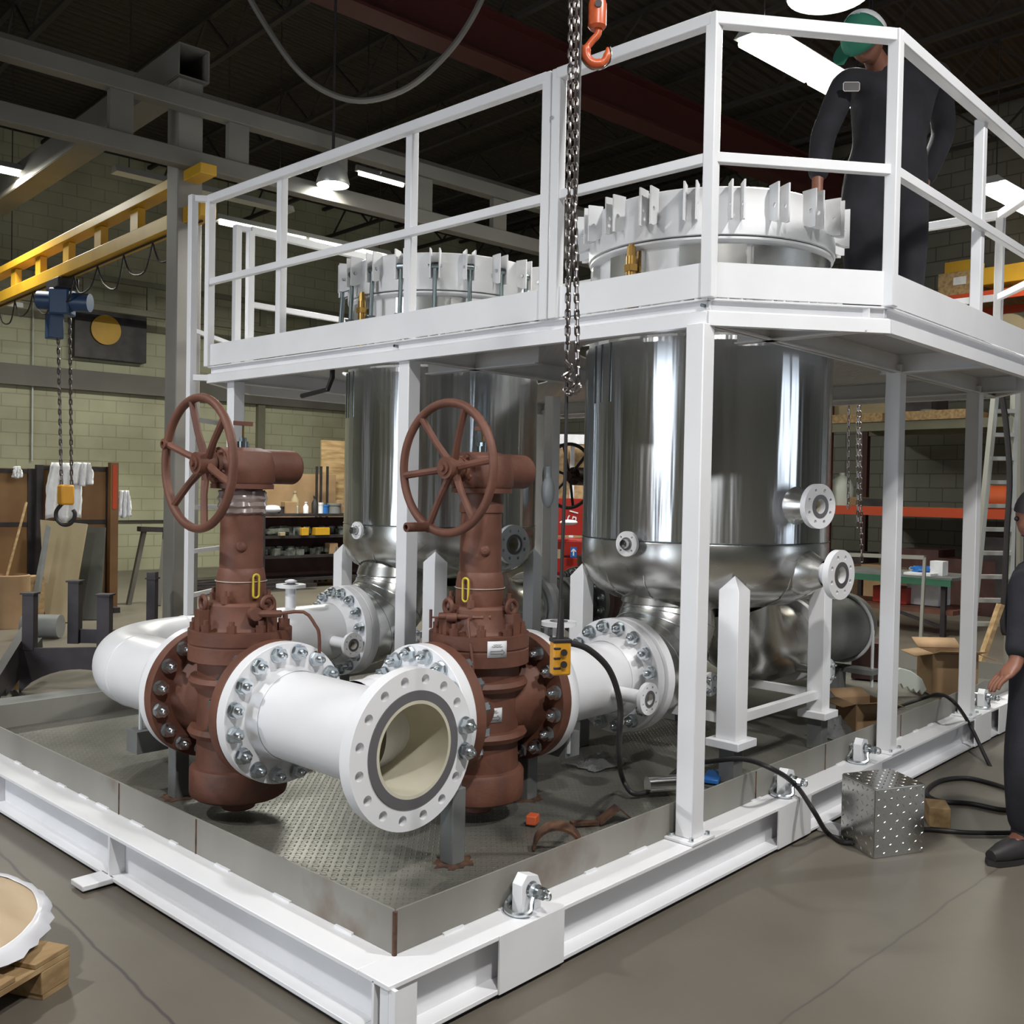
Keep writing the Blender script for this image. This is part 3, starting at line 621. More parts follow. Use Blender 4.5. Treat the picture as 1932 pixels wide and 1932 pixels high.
# short weld beads along the coaming
g = G()
rng = random.Random(5); s = .3
while s < WS-.2: put('stitch_weld', G().bar((ci-.006, s, H+.003), (ci-.006, s+.05+.05*rng.random(), H+.003), .012, .006), 'white', sk); s += .16+.2*rng.random()
s = .3
while s < 5.2: put('stitch_weld', G().bar((s, ci-.006, H+.003), (s+.05+.05*rng.random(), ci-.006, H+.003), .012, .006), 'white', sk); s += .2+.25*rng.random()
# stiffeners, lug boxes and tie-down feet
for y in (1.585, 2.75): put('stiffener', G().box((.03, y, H/2), (.06, .012, H-.028)), 'white', sk)
put('stiffener', G().box((.012, .012, H/2), (.012, .06, H-.02)), 'white', sk); put('stiffener', G().box((.055, .012, H/2), (.10, .008, H-.03)), 'white', sk)
for y in (1.60, 2.9):
    g = G(); g.box((-.05, y, .020), (.12, .10, .02)); put('tie_down_foot', g, 'white', sk, bevel=.003)
for x in (.555, 2.215, 2.965, 4.60):
    put('lug_box', G().box((x, -.001, H/2+.008), (.29, .007, H-.015)), 'white_rough', sk, bevel=.001)
put('lug_box', G().box((5.25, -.001, H/2+.008), (.70, .007, H-.015)), 'white_rough', sk)
for x in (2.5,): put('tie_down_foot', G().box((x, -.05, .012), (.10, .12, .02)), 'white', sk)
def shackle(parent, c, s):
    """bow shackle lying over on its side, pin through the lug"""
    c = V(c); k = []
    pts = [c+V((-.045, 0, 0)), c+V((-.05, -.0, -.03)), c+V((-.065, -.0, -.055)), c+V((-.05, -.03, -.075)), c+V((0, -.045, -.08)), c+V((.05, -.03, -.075)), c+V((.065, 0, -.055)), c+V((.05, 0, -.03)), c+V((.045, 0, 0))]
    g = G(); g.tube([c+(p-c)*s for p in smooth_path(pts, 4)], .010*s, 8); put('bow', g, 'zinc', parent)
lugs = ((.60, 1), (2.26, 1), (3.02, 0), (4.80, 0))
for i, (x, lay) in enumerate(lugs):
    g = G(); out = [(-.045, 0), (.045, 0), (.045, .07), (.028, .105), (-.022, .118), (-.045, .09)]
    ax_ = V((.25, 1, 0)).normalized() if False else Y
    g.plate([[(a, b) for a, b in out], [(a, b+.068) for a, b in circ(.025, 20)][::-1]], (x, .065+.020, H), X, Z, .040)
    put('lifting_lug', g, 'white', sk, bevel=.002)
    c = V((x, .065, H+.068)); nm = ['nearest the skid corner', 'beside the diamond-plate box', 'beside the second white post from the corner', 'beside the farthest visible white post'][i]
    t = thing('bow_shackle', 'galvanised shackle in the lifting lug '+nm, 'shackle', c)
    g = G(); g.cyl(c-Y*.055, c+Y*.055, .010, n=14); g.cyl(c-Y*.055, c-Y*.072, .019, n=6); g.torus(c-Y*.083, X, .012, .005, 16, 6); put('pin', g, 'zinc', t)
    for sx in (-.036, .036): put('eye', G().lathe([(.010, -.008), (.022, -.008), (.022, .008), (.010, .008)], c+Y*sx, Y, 20, closed=True), 'zinc', t)
    g = G(); P_ = [(-.034, 0, 0), (-.040, -.022, -.028), (-.048, -.038, -.050), (-.030, -.058, -.058), (0, -.066, -.060), (.030, -.058, -.058), (.048, -.038, -.050), (.040, -.022, -.028), (.034, 0, 0)]
    g.tube([c+V((p[1], p[0], p[2])) for p in smooth_path(P_, 4)], .009, 8); put('bow', g, 'zinc', t)

# ------------------------------------------------------------ flanges, studs, pipe
def flange(parent, c, d, ro, ri, th, m='white', holes=0, rb=0, rh=.016, name='flange', a0=0, hn=14):
    d = V(d).normalized(); x, y, z = G().frame(d); g = G(); c = V(c)
    loops = [circ(ro, 72), circ(ri, 48)]
    if holes: loops += [circ(rh, hn, rb*math.cos(a0+2*pi*k/holes), rb*math.sin(a0+2*pi*k/holes)) for k in range(holes)]
    g.plate(loops, c, x, y, th); g.b.normal_update()
    g2 = put(name, g, m, parent, ang=30, bevel=.0025 if not holes else 0); return g2
NUT = G(); NUT.cyl((0, 0, 0), (0, 0, .004), .030, n=20); NUT.cyl((0, 0, .004), (0, 0, .030), .0265, n=6); NUT.cyl((0, 0, .030), (0, 0, .048), .0135, .0115, n=14); NUT.sphere((0, 0, .048), .0115, 12, 6, (1, 1, .5))
NUTM = raw_mesh('stud_nut', NUT, 'zinc', 30)
NUT = G(); NUT.cyl((0, 0, 0), (0, 0, .003), .0135, n=14); NUT.cyl((0, 0, .003), (0, 0, .014), .0115, n=6); NUT.cyl((0, 0, .014), (0, 0, .024), .006, n=10)
NUTS = raw_mesh('small_stud_nut', NUT, 'zinc', 30)
def nuts(parent, c, d, rb, n, mesh=None, a0=0, only=None, name='stud_nut'):
    d = V(d).normalized(); x, y, z = G().frame(d); c = V(c)
    for k in range(n):
        if only and k not in only: continue
        a = a0+2*pi*k/n; p = c+(x*math.cos(a)+y*math.sin(a))*rb
        rot = Matrix((x, y, z)).transposed() @ Matrix.Rotation(random.random()*1.05, 3, 'Z')
        inst(name, mesh or NUTM, parent, p, rot)
def pipe(parent, pts, r, m='white', n=48, name='pipe', bore=None, bm='cream', caps=True):
    g = G(); g.tube(pts, r, n, caps=caps and not bore); o = put(name, g, m, parent, ang=50)
    if bore:
        g = G(); g.tube(pts, bore, n, caps=False); put('bore', g, bm, parent, ang=50)
    return o
def neck(parent, c, d, r, rf, ln=.06, m='white'):
    """welding neck hub from flange back to pipe"""
    c = V(c); d = V(d).normalized(); g = G(); g.lathe([(rf, 0), (rf*.97, ln*.3), (r*1.01, ln)], c, d, 48); put('neck', g, m, parent, ang=60)
RF, RB, RP, TF = .2605, .2255, .162, .05
XR, Y2, ZP, Y1_ = .465, .80, .632, 2.74
# tee with open end
t = thing('pipe_tee', 'white flanged pipe tee with its open end facing the viewer', 'pipe', (XR, Y2, .19))
TEE = t
A16 = pi/16
flange(t, (XR, .49, ZP), (0, -1, 0), RF, .158, TF, holes=16, rb=RB, rh=.0165, a0=A16, name='open_flange')
g = G(); g.lathe([(.158, -.001), (.190, -.001), (.190, .004), (.158, .004)], (XR, .44, ZP), (0, -1, 0), 64, closed=True); put('ring_face', g, 'raisedface', t, 'grey machined sealing face')
g = G(); g.lathe([(.147, -.05), (.147, .004), (.158, .004), (.158, -.05)], (XR, .44, ZP), (0, -1, 0), 64, closed=True); put('bore_lip', g, 'cream', t, 'cream bore edge')
pipe(t, [(XR, .48, ZP), (XR, 1.16, ZP)], RP, caps=False, bore=.1475)
flange(t, (XR, 1.20, ZP), (0, -1, 0), RF, .15, TF, name='flange')
neck(t, (XR, 1.15, ZP), (0, -1, 0), RP, .176); neck(t, (XR, .49, ZP), (0, 1, 0), RP, .176)
pipe(t, [(XR+.05, Y2, ZP), (.81, Y2, ZP)], RP, caps=False)
g = G(); g.lathe([(RP*1.0, .12), (RP*1.06, .15), (RP*1.03, .19), (RP, .24)], (XR, Y2, ZP), (1, 0, 0), 48); put('branch_collar', g, 'white', t, ang=60)
neck(t, (.80, Y2, ZP), (-1, 0, 0), RP, .176)
flange(t, (.85, Y2, ZP), (-1, 0, 0), RF, .15, TF)
nuts(t, (XR, 1.148, ZP), (0, -1, 0), RB, 16, a0=A16); nuts(t, (.798, Y2, ZP), (-1, 0, 0), RB, 16, a0=A16)
x_, y_, z_ = G().frame((0, -1, 0))
sel = [k for k in range(16) if (x_*math.cos(A16+2*pi*k/16)).x*1 > 0 and abs((y_*math.sin(A16+2*pi*k/16)).z) < .25 and ((x_*math.cos(A16+2*pi*k/16)+y_*math.sin(A16+2*pi*k/16)).x > .9)]
nuts(t, (XR, .438, ZP), (0, -1, 0), RB, 16, a0=A16, only=sel)
def stand(x, y, ztop, label, w_=.062):
    t = thing('pipe_support', label, 'support', (x, y, .19))
    g = G(); g.box((x, y, (.19+ztop)/2), (w_, w_, ztop-.19)); put('leg', g, 'galv', t, bevel=.004)
    g = G(); g.lathe([(w_*.6, 0), (w_*.95, 0), (w_*.7, .006), (w_*.6, .004)], (x, y, .1905), Z, 12, closed=True); put('rusty_weld', g, 'rust', t)
    g = G(); rg = random.Random(int(x*100)); g.plate([[(w_*rg.uniform(.75, 1.45)*math.cos(2*pi*i/26), w_*rg.uniform(.75, 1.3)*math.sin(2*pi*i/26)) for i in range(26)]], (x, y, .1895), X, Y, .0012); put('rust_stain', g, 'rust', t)
    return t
_t = stand(.70, .50, .45, 'raw steel post under the open flange of the tee')
put('cross_arm', G().box((.585, .53, .456), (.30, .07, .022)), 'galv', _t)
stand(.39, 1.80, .44, 'raw steel post under the far flange of the left valve'); stand(1.415, .80, .45, 'raw steel post under the far flange of the right valve')

# ------------------------------------------------------------ gate valves
def valve(cx, cy, ax, ha, lbl, hw_lbl, handle_ang):
    ax = V(ax); side = V((ax.y, -ax.x, 0)) if abs(ax.y) > .5 else V((0, -1, 0)); c = V((cx, cy, 0))
    t = thing('gate_valve', lbl, 'valve', (cx, cy, .21))
    g = G(); g.lathe([(0, .21), (.06, .21), (.065, .215), (.065, .265), (.168, .265), (.182, .275), (.186, .29), (.186, .372), (.178, .385), (.163, .39), (.160, .46), (.160, .81), (0, .81)], c, Z, 48)
    put('body', g, 'brown', t)
    for z in (.525, .72):
        g = G(); g.lathe([(.15, -.02), (.185, -.018), (.195, 0), (.185, .018), (.15, .02)], c+Z*z, Z, 40); put('body_rib', g, 'brown', t)
    # run barrel and end flanges
    h = .265
    g = G(); g.lathe([(.20, -h+.01), (.175, -h+.05), (.15, -.12), (.15, .12), (.175, h-.05), (.20, h-.01)], c+Z*ZP, ax, 48); put('run_barrel', g, 'brown', t)
    for s_ in (-1, 1):
        flange(t, c+Z*ZP+ax*(s_*h), ax*-s_, RF, .12, TF, 'brown' if s_*((ax.x+ax.y)) < 0 else 'brown')
        nuts(t, c+Z*ZP+ax*(s_*(h-TF-.001)), ax*-s_, RB, 16, a0=A16)
    # bonnet
    g = G(); g.lathe([(0, .80), (.197, .80), (.197, .855), (.193, .858), (.193, .862), (.197, .865), (.197, .915), (.15, .915), (.138, .93), (.135, 1.01), (.125, 1.02), (0, 1.02)], c, Z, 48); put('bonnet', g, 'brown', t)
    for k in range(10):
        a = 2*pi*k/10+.2; p = c+V((math.cos(a), math.sin(a), 0))*.172+Z*.915
        g = G(); g.cyl(p, p+Z*.028, .018, n=6); g.cyl(p+Z*.028, p+Z*.045, .011, n=10); put('bonnet_nut', g, 'brown', t)
    for k in range(4):
        a = 2*pi*k/4+.5; p = c+V((math.cos(a), math.sin(a), 0))*.118+Z*1.018
        g = G(); g.cyl(p, p+Z*.03, .016, n=6); g.cyl(p+Z*.03, p+Z*.05, .009, n=8); put('gland_nut', g, 'brown', t)
    for k in (0, 1):
        a = math.atan2(-FW.y, -FW.x)+(-.9 if k else 1.0)+ .0; p = c+V((math.cos(a), math.sin(a), 0))*.15
        g = G(); g.box((p.x, p.y, .955), (.05, .05, .08), a); g.torus(p+Z*1.02, V((math.cos(a), math.sin(a), 0)) if k else Y, .026, .009, 24, 8); put('lifting_eye', g, 'brown', t)
    # neck
    g = G(); g.lathe([(.095, 1.01), (.095, 1.10), (.091, 1.125), (.087, 1.145), (.083, 1.15), (.081, 1.38), (.086, 1.382), (.086, 1.41), (.078, 1.43), (.078, 1.455), (.12, 1.457), (.12, 1.475), (0, 1.475)], c, Z, 40); put('yoke_tube', g, 'brown', t)
    p = c+V((-FW.x, -FW.y, 0)).normalized()*.075+RT*.02+Z*1.235
    g = G(); g.sphere(p, .022, 14, 10); g.cyl(p, p-FW*.02, .012, n=6); put('grease_fitting', g, 'brown', t)
    # gearbox: drum housing, worm cover and cylinder along +x
    g = G(); g.lathe([(0, 1.475), (.115, 1.475), (.125, 1.49), (.125, 1.55), (.11, 1.60), (.07, 1.615), (0, 1.617)], c, Z, 36); put('gear_housing', g, 'brown', t)
    g = G(); g.cyl(c+V((.0, -.02, 1.545)), c+V((.215, -.02, 1.545)), .068, n=28); g.sphere(c+V((.215, -.02, 1.545)), .066, 24, 12, (.5, 1, 1)); g.cyl(c+V((-.13, 0, 1.545)), c+V((0, 0, 1.545)), .05, n=24); g.cyl(c+V((-.105, 0, 1.545)), c+V((-.085, 0, 1.545)), .07, n=24)
    put('gear_cylinder', g, 'brown', t)
    for k in range(4):
        a = 2*pi*k/4+.5; q = c+V((-.108, .055*math.cos(a), 1.545+.055*math.sin(a))); put('cover_bolt', G().cyl(q, q-X*.014, .010, n=6), 'brown', t)
    # stem indicator on top
    g = G(); q = c+V((0, 0, 1.61)); g.cyl(q, q+Z*.03, .022, n=12); g.cyl(q+Z*.03, q+Z*.045, .014, n=8); put('stem_cap', g, 'zincdark', t)
    g = G(); g.cyl(q+Z*.045, q+Z*.095, .004, n=6); put('stem_rod', g, 'brass', t); g = G(); g.bar(q+Z*.10-side*.04, q+Z*.10+side*.04, .012, .016); put('indicator_bar', g, 'brown', t)
    # handwheel in a plane facing -x
    hx = cx-.19; hc = V((hx, cy, 1.55)); Rw = .246
    hw = put('handwheel', G().torus(hc, X, Rw, .0165, 64, 12), 'brown', t)
    for k in range(6):
        a = ha+k*pi/3; dv = V((0, math.cos(a), math.sin(a)))
        g = G(); g.tube([hc+X*.03+dv*.03, hc+X*.012+dv*.12, hc+dv*(Rw-.004)], [.016, .0135, .0145], 8); put('spoke', g, 'brown', hw)
    g = G(); g.cyl(hc+X*.06, hc-X*.012, .042, n=24); g.cyl(hc-X*.012, hc-X*.02, .026, n=18); g.cyl(hc-X*.02, hc-X*.03, .013, n=8); g.cyl(hc+X*.03, hc+X*.09, .02, n=12); put('hub', g, 'brown', hw)
    dv = V((0, math.cos(handle_ang), math.sin(handle_ang))); p = hc+dv*Rw
    g = G()
    if cx < .8: g.lathe([(0, 0), (.020, 0), (.020, .035), (.010, .037), (.009, .02)], p+X*.015, -X, 20); put('rim_boss', g, 'brown', hw)
    else: g.lathe([(0, 0), (.022, 0), (.022, .02), (.018, .03), (.018, .128), (.010, .130), (.009, .10)], p+X*.015, -X, 20); put('crank_handle', g, 'brown', hw)
    return t
v1 = valve(.462, 1.465, (0, 1, 0), R(18), 'left brown gate valve with handwheel, standing between tee and white elbow', 'w', R(18))
v2 = valve(1.115, .80, (1, 0, 0), R(-7), 'right brown gate valve with handwheel and white tags, behind the open tee', 'w', R(-67))
def cam_side(c, r, z, ang=0):
    """point on a vertical cylinder of radius r toward the camera, turned by ang"""
    a = math.atan2(CY-c[1], CX-c[0])+ang; return V((c[0]+r*math.cos(a), c[1]+r*math.sin(a), z)), V((math.cos(a), math.sin(a), 0))
# yellow strap loops wired to the necks, plastic wrap, tags, injector lines
for (c, aa, who) in (((.462, 1.465), .55, 'left'), ((1.115, .80), -.55, 'right')):
    p, n = cam_side(c, .106, 1.085, aa); u = Z.cross(n); r_ = .013; pts = [p+u*r_*math.cos(a)+Z*(.032*(1 if math.sin(a) >= 0 else -1)+r_*math.sin(a)) for a in [2*pi*i/20 for i in range(20)]]
    put('strap_loop', G().tube(pts, .004, 6, closed=True), 'yellowband', None, 'yellow oval loop wired to the neck of the %s brown valve' % who, 'strap')
    g = G(); g.torus((*c, 1.10 if who == 'left' else 1.088), Z, .098, .0016, 48, 5); put('tie_wire', g, 'wire', None, 'thin pale wire round the neck of the %s brown valve' % who, 'wire')
g = G(); rng = random.Random(2); prof = []
g.lathe([(.084, 1.36), (.092, 1.365), (.087, 1.38), (.094, 1.39), (.088, 1.405), (.095, 1.42), (.088, 1.435), (.09, 1.445), (.083, 1.45)], (.462, 1.465, 0), Z, 36)
for v_ in g.b.verts: v_.co += V((rng.uniform(-.003, .003), rng.uniform(-.003, .003), rng.uniform(-.003, .003)))
mw = mat('clear_wrap', (.45, .36, .33), .15); P(mw).inputs['Transmission Weight'].default_value = .5; MAT['wrap'] = mw
put('plastic_wrap', g, 'wrap', None, 'crinkled clear wrap around the neck of the left valve under the gearbox', 'wrap')
# side injector: left valve pipe bends over to the white spool; right valve T-handle points left
t = v1; c = V((.462, 1.465, 0)); q, n = cam_side(c, .12, .985, .35)
g = G(); g.cyl(q, q+n*.05, .026, n=10); g.cyl(q+n*.03, q+n*.03+RT*.10, .014, n=8); put('vent_block', g, 'brown', t)
a = q+n*.04+RT*.08; b = a+RT*.10+Z*.008; g = G(); g.tube(smooth_path([a, b, b+RT*.045-Z*.05, b+RT*.06-Z*.085, b+RT*.062-Z*.17], 3), .0065, 8); put('drain_tube', g, 'brown', t)
t = v2; c = V((1.115, .80, 0)); q, n = cam_side(c, .13, .985, .35)
g = G(); g.cyl(q, q-RT*.20+Z*.004, .011, n=10); g.cyl(q-RT*.13, q-RT*.17, .017, n=10); g.cyl(q-RT*.03, q-RT*.07, .018, n=6); put('bleed_valve', g, 'brown', t)
k = q-RT*.23; put('bleed_handle', G().cyl(k+Z*.03, k-Z*.04, .006, n=8), 'browndark', t, 'dark red-brown T handle'); put('bleed_stem', G().cyl(q-RT*.2, k, .004, n=6), 'brown', t)
q2, n2 = cam_side(c, .14, .98, -.25); g = G(); q3, _n = cam_side(c, .17, .53, -.1); g.tube(smooth_path([q2, q2+n2*.03-Z*.02, V((q3.x, q3.y, .80))+_n*.04, q3+_n*.035+Z*.02, q3], 5), .006, 8); put('body_vent_line', g, 'brown', t)
g = G(); g.cyl(q3, q3+_n*.05, .02, n=8); g.cyl(q3+_n*.02-RT*.03, q3+_n*.02+RT*.03, .012, n=8); put('vent_plug', g, 'brown', t)
def tag(c, r, z, ang, w_, h_, label):
    g = G(); n = 8; a0 = math.atan2(CY-c[1], CX-c[0])+ang; da = w_/r
    rows = [[g.b.verts.new((c[0]+r*math.cos(a0+da*(i/n-.5)), c[1]+r*math.sin(a0+da*(i/n-.5)), z+zz)) for i in range(n+1)] for zz in (-h_/2, h_/2)]
    for i in range(n): g.b.faces.new((rows[0][i], rows[0][i+1], rows[1][i+1], rows[1][i]))
    o = put('paper_tag', g, 'whitecloth', None, label, 'tag'); md = o.modifiers.new('t', 'SOLIDIFY'); md.thickness = .002; md.offset = 1
    g = G(); r2 = r+.0025
    def P3(u, v): a = a0+u/r; return V((c[0]+r2*math.cos(a), c[1]+r2*math.sin(a), z+v))
    k = w_*.36; g.tube([P3(-k, -.016), P3(0, -.016), P3(k*.6, -.016), P3(k*.6, -.022), P3(k, -.011), P3(k*.6, 0), P3(k*.6, -.006), P3(0, -.006), P3(-k, -.006)], .0009, 4, closed=True)
    for zz, l0, l1 in ((.018, -.6, .5), (.011, -.8, .7)):
        g.tube([P3(k*(l0+(l1-l0)*i/6), zz+.0012*(-1)**i) for i in range(7)], .0009, 4)
    put('print', g, 'darksteel', o, 'dark printed arrow and lines')
tag((1.115, .80), .1985, .872, .36, .078, .062, 'white paper tag with an arrow on the bonnet of the right valve')
tag((1.115, .80), .162, .615, .38, .075, .055, 'white paper tag on the body of the right valve between the ribs')

# ------------------------------------------------------------ spools to the vessels
XB = 1.98
def spool_common(t, xs, yy):
    flange(t, (XB+.05, yy, ZP), (-1, 0, 0), RF, .15, TF); neck(t, (XB, yy, ZP), (-1, 0, 0), RP, .19)
    nuts(t, (XB-.002, yy, ZP), (-1, 0, 0), RB, 16, a0=A16)
def nozzle(parent, p, d, r, rf, th, n, m='white', bore=None, nut=None):
    """branch pipe from p along d with a flange at the end"""
    p = V(p); d = V(d); L_ = d.length; d = d.normalized(); e_ = p+d*L_; bore = bore or r*.8
    nz = put('nozzle', G().tube([p, e_-d*th*.5], r, 24, caps=False), m, parent, ang=60)
    f = flange(nz, e_-d*th, d, rf, bore, th, m, holes=n, rb=rf*.74, rh=rf*.085, a0=pi/n, hn=12)
    g = G(); g.lathe([(bore, .0008), (rf*.52, .0008), (rf*.52, .003), (bore, .003)], e_, d, 32, closed=True); put('ring_face', g, 'raisedface', nz)
    g = G(); g.tube([e_-d*.12, e_+d*.0015], bore*1.02, 24, caps=False); g.cyl(e_-d*.13, e_-d*.12, bore, n=24); put('bore', g, 'cream', nz, ang=60)
    if nut: nuts(nz, e_, d, rf*.74, n, NUTS, pi/n)
    return nz
t = thing('pipe_spool', 'white flanged spool from the right valve to the right vessel elbow', 'pipe', (1.7, Y2, .19))
flange(t, (1.38, Y2, ZP), (1, 0, 0), RF, .15, TF); neck(t, (1.43, Y2, ZP), (1, 0, 0), RP, .19); pipe(t, [(1.42, Y2, ZP), (XB+.01, Y2, ZP)], RP); spool_common(t, 1.4, Y2)
nozzle(t, (1.80, Y2-.12, ZP-.03), (.0, -.22, 0), .03, .068, .02, 8)
nozzle(t, (1.60, Y2, ZP+.13), (0, 0, .15), .026, .075, .018, 4)
g = G(); g.torus((1.47, Y2, ZP), X, RP+.010, .009, 48, 8); g.cyl((1.47, Y2-RP-.012, ZP), (1.47, Y2-RP-.012, .40), .009, n=8); put('u_bolt', g, 'greypaint', t)
g = G(); g.box((1.50, Y2, .43), (.09, .34, .10)); put('saddle_block', g, 'galv', t)
t = thing('pipe_elbow_spool', 'white pipe with a big elbow running from the left valve to the left vessel', 'pipe', (XR, 2.1, .19))
flange(t, (XR, 1.73, ZP), (0, 1, 0), RF, .15, TF); neck(t, (XR, 1.78, ZP), (0, 1, 0), RP, .19)
rb_ = .457
el = arc((XR+rb_, Y1_-rb_, ZP), -X, Y, rb_, 0, pi/2, 20)
pipe(t, [V((XR, 1.77, ZP))]+el+[V((1.91, Y1_, ZP))], RP); XB = 1.90; spool_common(t, 0, Y1_)
for i, rr_ in ((0, 0), (20, 0)):
    g = G(); g.torus(el[i], Y if i == 0 else X, RP, .0035, 48, 6); put('weld_bead', g, 'white', t)
g = G(); g.lathe([(RP+.001, -.014), (RP+.003, -.014), (RP+.003, .014), (RP+.001, .014)], (XR+rb_+.07, Y1_, ZP), X, 48, closed=True); put('grey_band', g, 'greysteel', t, 'bare grey band round the pipe')
g = G(); g.torus((XR, 1.93, ZP), Y, RP+.010, .009, 48, 8); g.cyl((XR-RP-.012, 1.93, ZP), (XR-RP-.012, 1.93, .36), .009, n=8); put('u_bolt', g, 'greypaint', t)
g = G(); g.bar((XR-RP-.05, 1.93, .415), (XR+.25, 1.93, .415), .09, .09); put('saddle_bracket', g, 'galv', t)
nozzle(t, (1.75, Y1_-.12, ZP-.03), (.0, -.22, 0), .03, .068, .02, 8)
nozzle(t, (1.57, Y1_, ZP+.13), (0, 0, .16), .030, .082, .018, 4)
g = G(); p = V((1.57, Y1_, ZP+.305)); g.sphere(p, .035, 12, 8, (1, 1, .35)); put('wrap_scrap', g, 'film', None, 'crumpled clear plastic on top of the left vent flange', 'plastic')

# ------------------------------------------------------------ vessels
def seg_arc(c, rr, z0, z1, th, a0, a1): return G().lathe([(rr, z0), (rr+th, z0), (rr+th, z1), (rr, z1)], c, Z, max(3, int(abs(a1-a0)/.09)), closed=True, a0=a0, a1=a1)
def az(deg): x, y, z = G().frame(Z); return deg
def vessel(cx, cy, swing, who, brass_az):
    c = V((cx, cy, 0)); XB = 1.98 if who == 'right' else 1.90
    t = thing('pressure_vessel', '%s tall polished steel vessel with white lugged lid' % who, 'vessel', (cx, cy, .3)); Rv = .612
    g = G(); g.lathe([(Rv, 1.25), (Rv, 2.18)], c, Z, 96); put('shell_jacket', g, 'steel', t, ang=60)
    g = G(); g.lathe([(Rv-.004, 1.25), (Rv+.002, 1.235), (Rv+.001, 1.12), (.588, 1.05), (.54, .995), (.45, .952), (.32, .925), (.15, .913), (0, .91)], c, Z, 96); put('head_jacket', g, 'steelbright', t, ang=60)
    for k in range(16):
        a = 2*pi*k/16+.1; u = V((math.cos(a), math.sin(a), 0)); g = G(); g.tube([c+u*r_+Z*z for r_, z in ((.6065, 1.245), (.607, 1.12), (.590, 1.05), (.542, .994), (.452, .951), (.32, .924))], .0028, 5); put('gore_seam', g, 'steelbright', t)
    g = G(); g.torus(c+Z*1.248, Z, Rv+.001, .003, 96, 6); put('band_seam', g, 'zincdark', t)
    for a in (R(152), R(158), R(165)):
        g = G(); u = V((math.cos(a), math.sin(a), 0)); g.tube([c+u*(Rv+.001)+Z*z for z in (1.9, 2.18)], .003, 5); put('jacket_seam', g, 'zincdark', t)
    # upper body and lid
    g = G(); g.lathe([(.56, 2.15), (.56, 2.595), (.585, 2.60), (.60, 2.61), (.60, 2.62), (.59, 2.623)], c, Z, 96); put('upper_body', g, 'white_rough', t)
    for z0, z1 in ((161, 181), (199, 228), (231, 285), (300, 340), (20, 70), (90, 140)):
        put('polished_panel', seg_arc(c, .561, 2.16, 2.588, .035, R(z0+90), R(z1+90)), 'steelbright', t, ang=60)
    lid = put('lid', G().lathe([(.59, 2.627), (.607, 2.629), (.607, 2.70), (.600, 2.72), (.600, 2.835), (.585, 2.845), (.3, 2.90), (0, 2.92)], c, Z, 96), 'white_rough', t, ang=30)
    n = 20
    for k in range(n):
        a = 2*pi*(k+.35)/n
        u = V((math.cos(a), math.sin(a), 0)); v_ = V((-math.sin(a), math.cos(a), 0))
        for s_ in (-1, 1):
            g = G(); o = c+u*.595+v_*(s_*.027-.004)+Z*2.68
            g.plate([[(0, .02), (.05, 0), (.075, .0), (.075, .172), (0, .172)], [(.048+a_*1, .075+b_) for a_, b_ in circ(.0105, 12)][::-1]], o, u, Z, -.008)
            put('lid_lug', g, 'white_rough', lid)
        if swing and (cx-CX)*u.x+(cy-CY)*u.y < .8:
            p = c+u*.643+Z*2.755; q = p-Z*.365+u*.015
            g = G(); g.cyl(p-v_*.02, p+v_*.02, .021, n=16); g.cyl(p, q, .0125, n=12); sb = put('swing_bolt', g, 'zincdark', t)
            g = G(); g.cyl(q+Z*.06, q+Z*.085, .026, n=6); g.cyl(q+Z*.085, q+Z*.09, .03, n=16); put('hex_nut', g, 'zincdark', sb)
            g = G(); g.cyl(p-v_*.04, p+v_*.04, .009, n=10); put('pin', g, 'zinc', sb)
        # lower clevis lugs
        for s_ in (-1, 1):
            g = G(); g.box(tuple(c+u*.60+v_*(s_*.030)+Z*2.36), (.09, .010, .10), a); put('body_lug', g, 'white_rough', t)
    # legs with pointed tops, shoes, stub posts
    for (dx, dy) in ((-.45, -.45), (.40, -.45), (-.45, .42), (.40, .42)):
        x, y = cx+dx, cy+dy; w_ = .10 if (dx < 0 and dy < 0) else .085; h_ = .5*w_
        g = G(); bt = .385; tp = 1.045; b = g.b
        lo_ = [b.verts.new((x+sx*h_, y+sy*h_, bt)) for sx, sy in ((-1, -1), (1, -1), (1, 1), (-1, 1))]; hi_ = [b.verts.new((x+sx*h_, y+sy*h_, tp)) for sx, sy in ((-1, -1), (1, -1), (1, 1), (-1, 1))]
        ux_ = 1 if dx > 0 else -1; uy_ = 1 if dy > 0 else -1
        ap = b.verts.new((x, y, tp+.065))
        b.faces.new(lo_[::-1])
        for i in range(4): b.faces.new((lo_[i], lo_[(i+1) % 4], hi_[(i+1) % 4], hi_[i])); b.faces.new((hi_[i], hi_[(i+1) % 4], ap))
        lg = put('leg', g, 'white', t, bevel=.002)
        put('shoe', G().box((x, y, .367), (w_+.065, w_+.065, .036)), 'white', lg, bevel=.003)
        put('stub_post', G().box((x, y, .27), (.075, .075, .158)), 'galv', lg)
    for (a, b) in (((-.45, -.45), (.40, -.45)), ((-.45, .42), (.40, .42)), ((-.45, -.45), (-.45, .42)), ((.40, -.45), (.40, .42))):
        put('brace_rail', G().bar((cx+a[0], cy+a[1], .465), (cx+b[0], cy+b[1], .465), .035, .04), 'white_rough', t)
    # inlet and outlet elbows under the head
    re = .33; xi = XB+.10+re
    pts = arc((XB+.10, cy, ZP+re), X, -Z, re, pi/2, 0, 5)
    pts = [V((XB+.06, cy, ZP))]+arc((XB+.10, cy, ZP+re), -Z, X, re, 0, pi/2, 5)+[V((xi, cy, 1.02))]
    g = G(); g.tube(pts, [.238, .238, .238, .238, .235, .23, .215, .20], 56); put('inlet_elbow', g, 'steelbright', t, ang=14)
